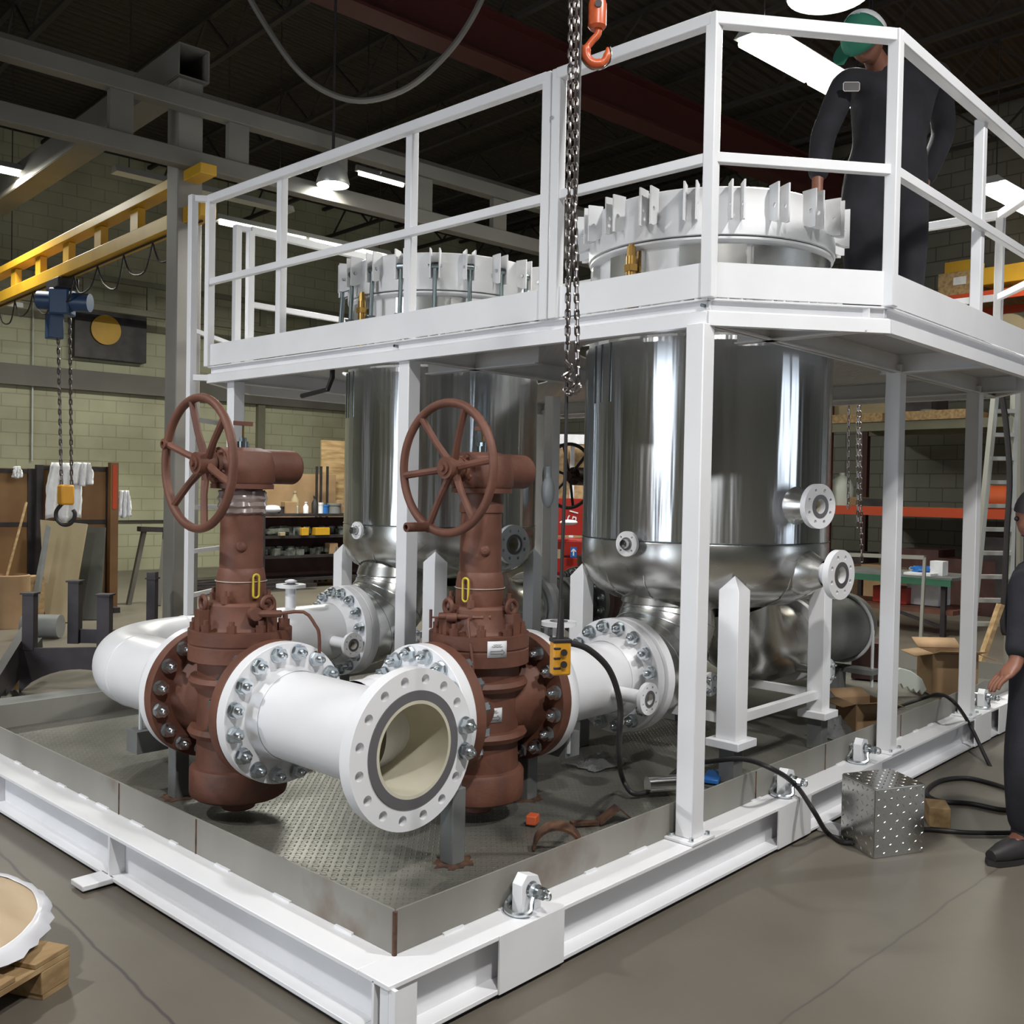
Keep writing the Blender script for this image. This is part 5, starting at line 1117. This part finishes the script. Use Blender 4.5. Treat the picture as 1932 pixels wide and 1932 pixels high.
onrack(1760, 1.1, .7, .12, z2, 'wood', 'flat_pallet', 'second pallet on the rack right of the crate', 'pallet'); onrack(1735, .5, .5, .3, z2+.12, 'darksteel', 'dark_fitting', 'dark steel fitting on the second rack pallet', 'fitting'); onrack(1590, .25, .3, .25, z2, 'cardboard', 'carton', 'little carton at the left end of the top rack beam', 'box')
q = onx(1752, 760, XRK+.1); c = B(XRK+.1, q.y, z2+.18); g = G(); g.lathe([(.10, 0), (.10, .02), (.04, .03), (.04, .20), (.13, .21), (.13, .24), (0, .24)], c, Z, 20); put('pipe_stub', g, 'galv', None, 'grey flanged pipe stub standing on the second rack pallet', 'pipe')
q = onx(1588, 930, XRK+.2); c = B(XRK+.2, q.y, z1+.06); g = G(); g.lathe([(0, 0), (.15, 0), (.16, .25), (.12, .36), (.04, .42), (.04, .46), (0, .46)], c, Z, 20); put('plastic_jug', g, 'jug', None, 'translucent jug on the orange rack beam beside the vessel', 'jug')
q = onx(1904, 905, XRK+.2); c = B(XRK+.2, q.y, z1+.20); g = G(); g.cyl(c+V((-.0, .28, 0)), c-V((0, .28, 0)), .16, n=24); put('orange_drum', g, 'orange', None, 'orange-brown drum lying on the rack behind the stepladder', 'drum')
onrack(1600, .5, .3, .12, z1, 'cardboard', 'carton', 'low brown carton on the orange beam near the jug', 'box'); onrack(1650, .6, .3, .10, z1, 'darksteel', 'dark_case', 'dark flat case on the orange beam right of the low carton', 'case')
for i, (px, w_, h_, m, lb) in enumerate(((1590, .9, .7, 'darksteel', 'dark bundle on the floor under the rack at left'), (1680, .8, .55, 'cardboard', 'brown carton stack under the rack behind the table'), (1755, .5, .8, 'browndark', 'dark brown carton under the rack left of the stepladder'), (1830, .9, .7, 'browndark', 'dark crate on the floor behind the stepladder'), (1900, .7, 1.0, 'darksteel', 'tall dark case behind the stepladder at right'))):
    onrack(px, w_, .5, h_, -.06, m, ('bundle', 'carton', 'carton', 'crate', 'case')[i], lb, 'box', XRK+.35)
# work table with green edge
xt = 9.0; a, b = onx(1560, 1082, xt), onx(1800, 1082, xt); ztb = onx(1700, 1086, xt).z
t = thing('work_table', 'grey steel work table with green edge in front of the rack', 'table', B(xt+.35, (a.y+b.y)/2, 0))
put('table_top', G().box((xt+.35, (a.y+b.y)/2, ztb), (.8, a.y-b.y, .03), M=BM), 'galv', t); put('edge_band', G().box((xt-.06, (a.y+b.y)/2, ztb-.04), (.03, a.y-b.y, .07), M=BM), 'tableGreen', t, 'green front edge')
for y in (a.y-.05, b.y+.1):
    for x in (xt, xt+.7): put('leg', G().box((x, y, ztb/2), (.05, .05, ztb), M=BM), 'darksteel', t)
put('lower_shelf', G().box((xt+.35, (a.y+b.y)/2, ztb*.42), (.7, a.y-b.y, .05), M=BM), 'brown', t)
put('leg_brace', G().bar(B(xt, b.y+.1, .1), B(xt, b.y+.7, ztb*.4), .03, .03), 'darksteel', t)
for px, w_, h_, m, nm, lb, ct in ((1772, .14, .16, 'whitecloth', 'white_carton', 'white carton at the right end of the green-edged table', 'box'), (1742, .22, .08, 'blue', 'blue_rag', 'crumpled blue bag on the green-edged table', 'bag'), (1750, .3, .03, 'whitecloth', 'white_tray', 'white paper sheet on the green-edged table before the blue bag', 'paper'), (1728, .12, .07, 'jug', 'glove', 'pale glove left of the blue bag', 'glove')):
    q = onx(px, 1060, xt+.2); xx = xt+.2+(-.1 if nm == 'white_tray' else 0)
    if nm in ('blue_rag', 'glove'):
        g = G(); rng = random.Random(px); g.sphere((0, 0, 0), w_*.6, 12, 8, (1, 1, h_/w_))
        for v_ in g.b.verts: v_.co *= rng.uniform(.8, 1.2)
        bmesh.ops.translate(g.b, verts=g.b.verts, vec=B(xx, q.y, ztb+.02+h_*.55)); put(nm, g, m, None, lb, ct)
    else: rbox(nm, lb, ct, B(xx, q.y, ztb+.016+h_/2), (w_, w_, h_), m, BR)
q = onx(1752, 1120, xt+.4); rbox('white_tote', 'white plastic tote on the lower shelf of the green-edged table', 'tote', B(xt+.4, q.y, ztb*.42+.19), (.3, .36, .32), 'whitecloth', BR)
q = onx(1690, 1130, xt+.3); rbox('red_case', 'red case on the lower shelf of the table behind the second white post', 'case', B(xt+.3, q.y, ztb*.42+.12), (.3, .4, .18), 'red', BR)
a, b = onx(1590, 1046, xt-.5), onx(1745, 1052, xt-.5); g = G(); g.bar(B(xt-.5, a.y, a.z), B(xt-.5, b.y, b.z), .05, .04)
for q_ in (a, b): g.bar(B(xt-.5, q_.y, q_.z), B(xt-.5, q_.y+.02, 0), .03, .03)
put('trestle', g, 'alu', None, 'pale trestle bar standing in front of the green-edged table', 'trestle')
# hoist chain in the back right
t = thing('chain_fall', 'thin steel chain hanging behind the right vessel before the rack', 'chain', at(1625, 1060, d=8.0))
lk2 = link_mesh(.045, .028, .005); put('cable', G().cyl(at(1622, 745, d=8.0), at(1622, 745, d=8.0)+Z*(HC-at(1622, 745, d=8.0).z), .008, n=6), 'darksteel', t); chain(t, [at(1622, 745, d=8.0), at(1626, 1060, d=8.0)], .045, lk2, 40)
chain(t, [at(1618, 745, d=8.05), at(1618, 1000, d=8.05)], .045, lk2, 40)
t = thing('chain_fall', 'dark chain hanging left of the thin steel chain behind the right vessel', 'chain', at(1600, 960, d=8.6)); put('cable', G().cyl(at(1601, 745, d=8.6), at(1601, 745, d=8.6)+Z*(HC-at(1601, 745, d=8.6).z), .008, n=6), 'darksteel', t); chain(t, [at(1601, 745, d=8.6), at(1600, 960, d=8.6)], .045, lk2, 40)
# aluminium stepladder with hose
dl = 7.6; t = thing('step_ladder', 'tall aluminium stepladder standing at the right edge', 'ladder', at(1850, 1240, d=dl)*1); t.location.z = 0; WP[t.name].z = 0
tl, bl = at(1880, 720, d=dl), at(1822, 1290, d=dl); tr, br = at(1915, 720, d=dl), at(1900, 1290, d=dl)
bl.z = br.z = 0
g = G(); g.bar(tl, bl, .03, .075, FW); put('side_rail', g, 'alu', t); g = G(); g.bar(tr, br, .03, .075, FW); put('side_rail', g, 'alu', t)
def lerp(a, b, k): return a+(b-a)*k
for i in range(10):
    py = 775+43.5*i; ka = (py-720)/(1290-720); put('step', G().bar(lerp(tl, bl, ka), lerp(tr, br, ka), .08, .03), 'alu', t)
tl2, bl2 = at(1890, 720, d=dl+.1), at(1760, 1230, d=dl+1.2); bl2.z = 0; tr2, br2 = at(1925, 720, d=dl+.1), at(1925, 1200, d=dl+1.1); br2.z = 0
tb, bb = at(1920, 720, d=dl-.15), at(1855, 1240, d=dl-1.0)
put('rear_leg', G().bar(tr2, br2, .03, .06, FW), 'alu', t)
put('air_hose', G().tube(smooth_path([at(x, y, d=dl-.12) for x, y in ((1888, 735), (1898, 800), (1905, 900), (1900, 1000), (1896, 1100), (1892, 1170), (1896, 1195), (1903, 1160))], 5), .022, 8), 'black', None, 'dark hose draped down the aluminium stepladder', 'hose')
g = G(); a, b = at(1858, 1180, d=6.9), at(1800, 1345, d=6.6); a.z = 1.0*0+.55; g.bar(at(1888, 1140, d=7.3), at(1826, 1318, z=0), .03, .07, FW); put('wood_plank', g, 'wood', None, 'pale wooden plank leaning below the stepladder', 'plank')
# ------------------------------------------------------------ things between the vessels
q = at(1075, 1000, d=9.0); q.z = 0; t = thing('tool_cart', 'red toolbox cart with open lid seen between the two vessels', 'cart', q)
zc = at(1075, 1028, d=9.0).z; rz_ = yw
put('cabinet', G().box((q.x, q.y, zc-.12), (.50, .4, .36), rz_), 'red', t, bevel=.01)
for k in range(2): put('drawer_front', G().box(V((q.x, q.y, zc-.02-.15*k))-V((FW.x, FW.y, 0))*.21, (.46, .02, .13), rz_), 'red', t, bevel=.004)
l_ = at(1085, 975, d=9.1); put('open_lid', G().box(l_, (.36, .03, .34), rz_), 'red', t, bevel=.006)
put('cart_frame', G().box((q.x, q.y, (zc-.3)/2), (.5, .4, zc-.3), rz_), 'darksteel', t)
q2 = at(1082, 1042, d=8.75); put('blue_sticker', G().box(q2, (.055, .006, .09), rz_), 'blue', t, 'small blue sticker'); g = G(); u_ = RT; q3 = q2-V((FW.x, FW.y, 0))*.006; g.bar(q3-Z*.03, q3+Z*.02, .012, .003, FW); g.bar(q3+Z*.03, q3-RT*.02+Z*.005, .010, .003, FW); g.bar(q3+Z*.03, q3+RT*.02+Z*.005, .010, .003, FW); put('sticker_arrow', g, 'film', t)
q2 = at(1052, 1045, d=8.75); put('yellow_sticker', G().box(q2, (.05, .006, .08), rz_), 'paleboard', t, 'small cream sticker')
def text(body, loc, size, m, rotm, parent=None):
    cu = bpy.data.curves.new('lettering', 'FONT'); cu.body = body; cu.size = size; cu.extrude = .001; cu.align_x = 'CENTER'; cu.align_y = 'CENTER'; cu.materials.append(MAT[m])
    o0_ = bpy.data.objects.new('tmp', cu); me = bpy.data.meshes.new_from_object(o0_); me.name = 'lettering'; bpy.data.objects.remove(o0_)
    o = bpy.data.objects.new('lettering', me); COL.objects.link(o); T = rotm.to_4x4(); T.translation = loc
    if parent is not None: o.parent = parent; T.translation = V(loc)-WP[parent.name]; o.matrix_local = T
    else: o.matrix_world = T
    return o
fr = Matrix((RT, Z, RT.cross(Z))).transposed()
text('G1', at(1080, 997, d=8.78) if False else l_-V((FW.x, FW.y, 0))*.02+RT*-.02-Z*.0, .12, 'film', fr @ Matrix.Rotation(R(75), 3, 'Z'), t)
g = G(); q = at(1052, 958, d=8.9); g.cyl(q-RT*.12, q+RT*.1, .03, n=12)
q = at(1073, 990, d=8.7); g = G(); g.sphere(q+Z*.02, .05, 12, 8, (2.2, 1, .5)); put('shop_rag', g, 'whitecloth', None, 'white rag lying on the red tool cart', 'cloth')
q = at(1072, 900, d=9.9); q.z = 0; zz = at(1072, 835, d=9.9).z; rbox('plywood_sheet', 'ochre plywood sheet standing behind the black handwheel', 'board', q+Z*zz/2, (.42, .03, zz), 'wood', rz_)
q = at(1082, 830, d=9.6); rbox('white_cabinet', 'small white cabinet end above the black handwheel', 'cabinet', V((q.x, q.y, at(1082, 829, d=9.6).z/2)), (.34, .3, at(1082, 820, d=9.6).z), 'whitecloth', rz_) if False else put('white_bracket', G().box(q, (.4, .3, .09), rz_).box(q+V((FW.x, FW.y, 0))*.1-Z*q.z/2, (.04, .04, q.z), rz_), 'whitecloth', None, 'white shelf top on a slim stand above the black handwheel', 'shelf')
t = thing('grey_float', 'grey oval float fixture in front of the white post between the vessels', 'fixture', at(1034, 955, d=6.2)); g = G(); g.sphere(at(1034, 928, d=6.2), .058, 20, 14, (.75, .75, 1.7)); put('case', g, 'greypaint', t)
g = G(); g.cyl(at(1034, 880, d=6.2), at(1034, 905, d=6.2), .02, n=12); put('neck', g, 'greypaint', t)
z3 = rk(1800, 556).z
t = thing('wooden_crate', 'yellow-brown wooden crate on the rack seen beyond the platform railing', 'crate', B(XRK+.4, rk(1798, 540).y, z3))
q = rk(1798, 540); put('crate_body', G().box((XRK+.4, q.y, z3+.16), (.5, .52, .32), M=BM), 'wood', t); put('crate_lid', G().box((XRK+.4, q.y+.03, z3+.40), (.36, .36, .15), M=BM), 'yellow', t); put('paper_label', G().box((XRK+.145, q.y-.02, z3+.2), (.008, .16, .10), M=BM), 'whitecloth', t)
q = rk(1915, 505); put('wooden_beam', G().box((XRK+.4, q.y, z3+.20), (.6, .9, .22), M=BM), 'yellow', None, 'ochre timber bundle on the rack at the right edge', 'timber', bevel=.01)
q = rk(1895, 590); put('round_drum', G().cyl(B(XRK+.1, q.y, z3-.55), B(XRK+.7, q.y, z3-.55), .25, n=24).cyl(B(XRK+.35, q.y, z3-1.2), B(XRK+.36, q.y, z3-.7), .05), 'paleboard', None, 'pale round reel below the platform railing at the right edge', 'reel')
# ------------------------------------------------------------ people
def skin(name, verts, edges, m, parent, root, sub=2, label=None):
    ks = list(verts); me = bpy.data.meshes.new(name); og = WP[parent.name]
    me.from_pydata([tuple(V(verts[k][0])-og) for k in ks], [(ks.index(a), ks.index(b)) for a, b in edges], [])
    o = bpy.data.objects.new(name, me); COL.objects.link(o); o.parent = parent; WP[o.name] = og
    sk_ = o.modifiers.new('skin', 'SKIN'); sk_.use_smooth_shade = True
    lay = me.skin_vertices[0].data if me.skin_vertices else None
    if lay is None: bpy.context.view_layer.update(); lay = me.skin_vertices[0].data
    for i, k in enumerate(ks):
        r = verts[k][1]; lay[i].radius = (r, r) if not isinstance(r, tuple) else r; lay[i].use_root = (k == root)
    sb = o.modifiers.new('subsurf', 'SUBSURF'); sb.levels = sub; sb.render_levels = sub
    me.materials.append(MAT[m]); 
    if label: o['label'] = label
    return o
def fingers(vt, ed, side, wrist, palm, dirf, dirs, curl, s=1):
    """five fingers from the palm: dirf along the hand, dirs across it, curl = bending direction"""
    wrist, palm, dirf, dirs, curl = map(V, (wrist, palm, dirf, dirs, curl))
    for i, (off, ln) in enumerate(((-.030, .066), (-.010, .075), (.011, .070), (.031, .055))):
        b = palm+dirs*off*s+dirf*.035*s; k = 'f%s%d' % (side, i); L1 = ln*s
        p1 = b+dirf*L1*.35+curl*L1*.10; p2 = p1+(dirf*.8+curl*.6).normalized()*L1*.35; p3 = p2+(dirf*.4+curl*.9).normalized()*L1*.3
        for j, (p, r) in enumerate(((b, .011), (p1, .0095), (p2, .0085), (p3, .007))): vt[k+'_%d' % j] = (p, r*s)
        ed += [('palm'+side, k+'_0'), (k+'_0', k+'_1'), (k+'_1', k+'_2'), (k+'_2', k+'_3')]
    k = 't'+side; b = palm-dirs*.036*s-dirf*.015*s; p1 = b-dirs*.02*s+dirf*.028*s+curl*.01*s; p2 = p1+(dirf*.8+curl*.5-dirs*.1).normalized()*.03*s
    vt[k+'0'] = (b, .013*s); vt[k+'1'] = (p1, .011*s); vt[k+'2'] = (p2, .009*s); ed += [('palm'+side, k+'0'), (k+'0', k+'1'), (k+'1', k+'2')]
def person(label, J, hand, look, cap, nm_boots=True):
    """J: joint name -> world point. Clothes carry the figure; hands and head are the body mesh."""
    t = thing('person', label, 'person', J['base'])
    vt = {}; ed = []
    # continuous body under the clothes
    for k, r in (('pelvis', .105), ('spine', .11), ('chest', .125), ('neck', .055), ('head0', .06)): vt[k] = (J[k], r)
    ed += [('pelvis', 'spine'), ('spine', 'chest'), ('chest', 'neck'), ('neck', 'head0')]
    for s in 'LR':
        vt['sh'+s] = (J['sh'+s], .055); vt['el'+s] = (J['el'+s], .042); vt['wr'+s] = (J['wr'+s], .028); vt['palm'+s] = (J['palm'+s], (.034, .018))
        vt['hip'+s] = (J['hip'+s], .085); vt['kn'+s] = (J['kn'+s], .058); vt['an'+s] = (J['an'+s], .042); vt['toe'+s] = (J['toe'+s], .035)
        ed += [('chest', 'sh'+s), ('sh'+s, 'el'+s), ('el'+s, 'wr'+s), ('wr'+s, 'palm'+s), ('pelvis', 'hip'+s), ('hip'+s, 'kn'+s), ('kn'+s, 'an'+s), ('an'+s, 'toe'+s)]
        f, d, c = hand[s]; fingers(vt, ed, s, J['wr'+s], J['palm'+s], f, d, c)
    skin('body', vt, ed, 'skin', t, 'pelvis')
    # head with face
    hc = V(J['head']); lk = V(look).normalized(); up = (V(J['head'])-V(J['neck'])).normalized(); up = (up-lk*up.dot(lk)).normalized(); sd = lk.cross(up)
    Mh = Matrix((sd, lk, up)).transposed().to_4x4()
    g = G(); g.sphere((0, 0, 0), .1, 28, 20, (.78, .98, 1.18))
    for v_ in g.b.verts:
        x, y, z = v_.co
        if z < -.02: v_.co.x *= 1-.28*min(1, (-z-.02)/.09); v_.co.y += -.004 if y < 0 else .004
        if y > .06:
            if abs(x) < .016 and -.035 < z < .012: v_.co.y += .018*(1-abs(x)/.016)*(1-abs(z+.018)/.04)
            if .012 < abs(x) < .045 and .005 < z < .03: v_.co.y -= .008
            if abs(x) < .028 and -.066 < z < -.05: v_.co.y += .004
    for s_ in (-1, 1): g.sphere((s_*.078, -.005, 0), .026, 12, 8, (.35, .75, 1.2))
    bmesh.ops.transform(g.b, matrix=Matrix.Translation(hc) @ Mh, verts=g.b.verts); hd = put('head', g, 'skin', t, ang=180)
    for s_ in (-1, 1):
        g = G(); g.sphere((s_*.03, .088, .017), .010, 10, 8); bmesh.ops.transform(g.b, matrix=Matrix.Translation(hc) @ Mh, verts=g.b.verts); put('eye', g, 'black', hd)
    g = G(); g.sphere((0, .092, -.052), .02, 12, 6, (1, .25, .25)); bmesh.ops.transform(g.b, matrix=Matrix.Translation(hc) @ Mh, verts=g.b.verts); put('mouth', g, 'browndark', hd)
    g = G(); g.sphere((0, 0, 0), .106, 24, 16, (.82, 1.0, 1.18))
    bmesh.ops.delete(g.b, geom=[v_ for v_ in g.b.verts if v_.co.z < -.02 or (v_.co.y > .02 and v_.co.z < .045)], context='VERTS')
    bmesh.ops.transform(g.b, matrix=Matrix.Translation(hc) @ Mh, verts=g.b.verts); put('hair', g, 'black', t, ang=180)
    if cap:
        for m, n0, keep in (('green', 'cap', lambda c: c.y > -.01), ('whitecloth', 'cap_panel', lambda c: c.y <= .012)):
            g = G(); g.sphere((0, 0, .012), .128, 28, 18, (.86, 1.02, 1.15))
            bmesh.ops.delete(g.b, geom=[v_ for v_ in g.b.verts if v_.co.z < .012-.01 or not keep(v_.co)], context='VERTS')
            bmesh.ops.transform(g.b, matrix=Matrix.Translation(hc) @ Mh, verts=g.b.verts); o = put(n0, g, m, t, 'white back panel' if n0 == 'cap_panel' else 'green front of the cap', ang=180); md = o.modifiers.new('t', 'SOLIDIFY'); md.thickness = .004
        g = G(); g.lathe([(.098, 0), (.165, -.012), (.165, -.008), (.10, .006)], (0, .012, .02), Z, 20, closed=True, a0=R(-62)+(pi/2 if True else 0)-R(0), a1=R(62)+pi/2)
        bmesh.ops.transform(g.b, matrix=Matrix.Translation(hc) @ Mh, verts=g.b.verts); put('cap_brim', g, 'green', t)
    # coverall
    vt = {}; ed = []
    for k, r in (('pelvis', (.175, .135)), ('spine', (.178, .135)), ('chest', (.195, .145)), ('neck', .07)): vt[k] = (J[k], r)
    nk = V(J['chest'])+(V(J['neck'])-V(J['chest']))*.8; vt['neck'] = (nk, .07)
    ed += [('pelvis', 'spine'), ('spine', 'chest'), ('chest', 'neck')]
    for s in 'LR':
        vt['sh'+s] = (J['sh'+s], .083); vt['el'+s] = (J['el'+s], .066); w1 = V(J['el'+s])+(V(J['wr'+s])-V(J['el'+s]))*.96; vt['wr'+s] = (w1, .050)
        vt['ua'+s] = ((V(J['sh'+s])+V(J['el'+s]))/2, .072)
        a2 = V(J['kn'+s])+(V(J['an'+s])-V(J['kn'+s]))*1.0; vt['hip'+s] = (J['hip'+s], .128); vt['kn'+s] = (J['kn'+s], .098); vt['an'+s] = (a2, .072)
        ed += [('chest', 'sh'+s), ('sh'+s, 'ua'+s), ('ua'+s, 'el'+s), ('el'+s, 'wr'+s), ('pelvis', 'hip'+s), ('hip'+s, 'kn'+s), ('kn'+s, 'an'+s)]
        tp, an = V(J['toe'+s]), V(J['an'+s]); f_ = (tp-an); f_.z = 0; f_.normalize(); g = G(); sp = V((-f_.y, f_.x, 0))
        zf = J['base'][2]; o_ = V((an.x, an.y, zf))
        g.tube([o_-f_*.075+Z*.055, o_-f_*.05+Z*.06, o_+f_*.05+Z*.055, o_+f_*.14+Z*.042, o_+f_*.20+Z*.036], [.035, .052, .052, .042, .026], 14); g.tube([o_+Z*.05, o_+Z*.20], [.056, .058], 14)
        g.plate([[(-.07, -.038), (.10, -.046), (.19, -.035), (.215, 0), (.19, .035), (.10, .046), (-.07, .038)]], o_+Z*.002, f_, sp, .02)
        put('boot', g, 'black', t, ang=60)
    skin('coverall', vt, ed, 'cloth', t, 'pelvis', 2)
    return t
dw = 5.0
def A(px, py, dd=0): return at(px, py, d=dw+dd)
base = A(1668, 600, .1); base.z = DZ
hipL, hipR = A(1625, 372, .05), A(1712, 366, .15)
J = dict(base=tuple(base), pelvis=A(1668, 350, .1), spine=A(1676, 275, .12), chest=A(1680, 190, .10), neck=A(1655, 118, .02), head0=A(1640, 92, -.03), head=A(1634, 78, -.05),
         shL=A(1598, 150, .0), elL=A(1552, 258, -.08), wrL=A(1542, 345, -.12), palmL=A(1543, 372, -.13),
         shR=A(1768, 135, .25), elR=A(1782, 250, .35), wrR=A(1742, 350, .25), palmR=A(1736, 376, .22),
         hipL=hipL, hipR=hipR, knL=A(1628, 500, .0), knR=A(1712, 500, .12), anL=A(1630, 622, .08), anR=A(1706, 626, .18), toeL=A(1612, 650, -.05), toeR=A(1700, 655, .05))
for k in ('anL', 'anR'): p = J[k]; p.z = DZ+.09
for k in ('toeL', 'toeR'): J[k].z = DZ+.04
wk = person('worker in dark coverall and green cap reaching down to the right vessel lid', J, {'L': (-Z*.9-RT*.1, RT, -FW*.5-RT*.3), 'R': (-Z, RT, FW)}, (-RT*.40-FW*.50-Z*.85), True)
pb = A(1606, 164, -.13); g = G(); g.plate([[(-.040, -.016), (-.034, -.022), (.034, -.022), (.040, -.016), (.040, .016), (.034, .022), (-.034, .022), (-.040, .016)]], pb, RT, Z, .004); pt = put('name_patch', g, 'darksteel', wk, 'oval name patch with pale border')
g = G(); g.tube([pb-FW*.004+RT*a*1+Z*b for a, b in [(-.040, -.016), (-.034, -.022), (.034, -.022), (.040, -.016), (.040, .016), (.034, .022), (-.034, .022), (-.040, .016)]], .0018, 5, closed=True); put('patch_border', g, 'wire', pt)
dw = 4.05
base = A(1955, 1640); base.z = 0
J = dict(base=tuple(base), pelvis=A(1990, 1300, .1), spine=A(1992, 1215, .05), chest=A(1985, 1125, .0), neck=A(1970, 1035, -.02), head0=A(1963, 1000, -.03), head=A(1962, 975, -.04),
         shL=A(1940, 1105, -.12), elL=A(1932, 1190, -.16), wrL=A(1918, 1248, -.20), palmL=A(1905, 1268, -.22),
         shR=A(2035, 1095, .12), elR=A(2060, 1200, .15), wrR=A(2030, 1290, .0), palmR=A(2020, 1315, -.05),
         hipL=A(1955, 1320, .03), hipR=A(2025, 1315, .15), knL=A(1940, 1470, -.05), knR=A(2025, 1460, .1), anL=A(1935, 1590, .0), anR=A(2020, 1585, .15), toeL=A(1895, 1615, -.05), toeR=A(1985, 1620, .05))
for k in ('anL', 'anR'): p = J[k]; p.z = .10
for k in ('toeL', 'toeR'): J[k].z = .045
person('person in dark work clothes at the right edge', J, {'L': (-Z*.5-RT*.8, -FW, -Z), 'R': (-Z, RT, -FW)}, (-RT*.9-FW*.3-Z*.3), False)
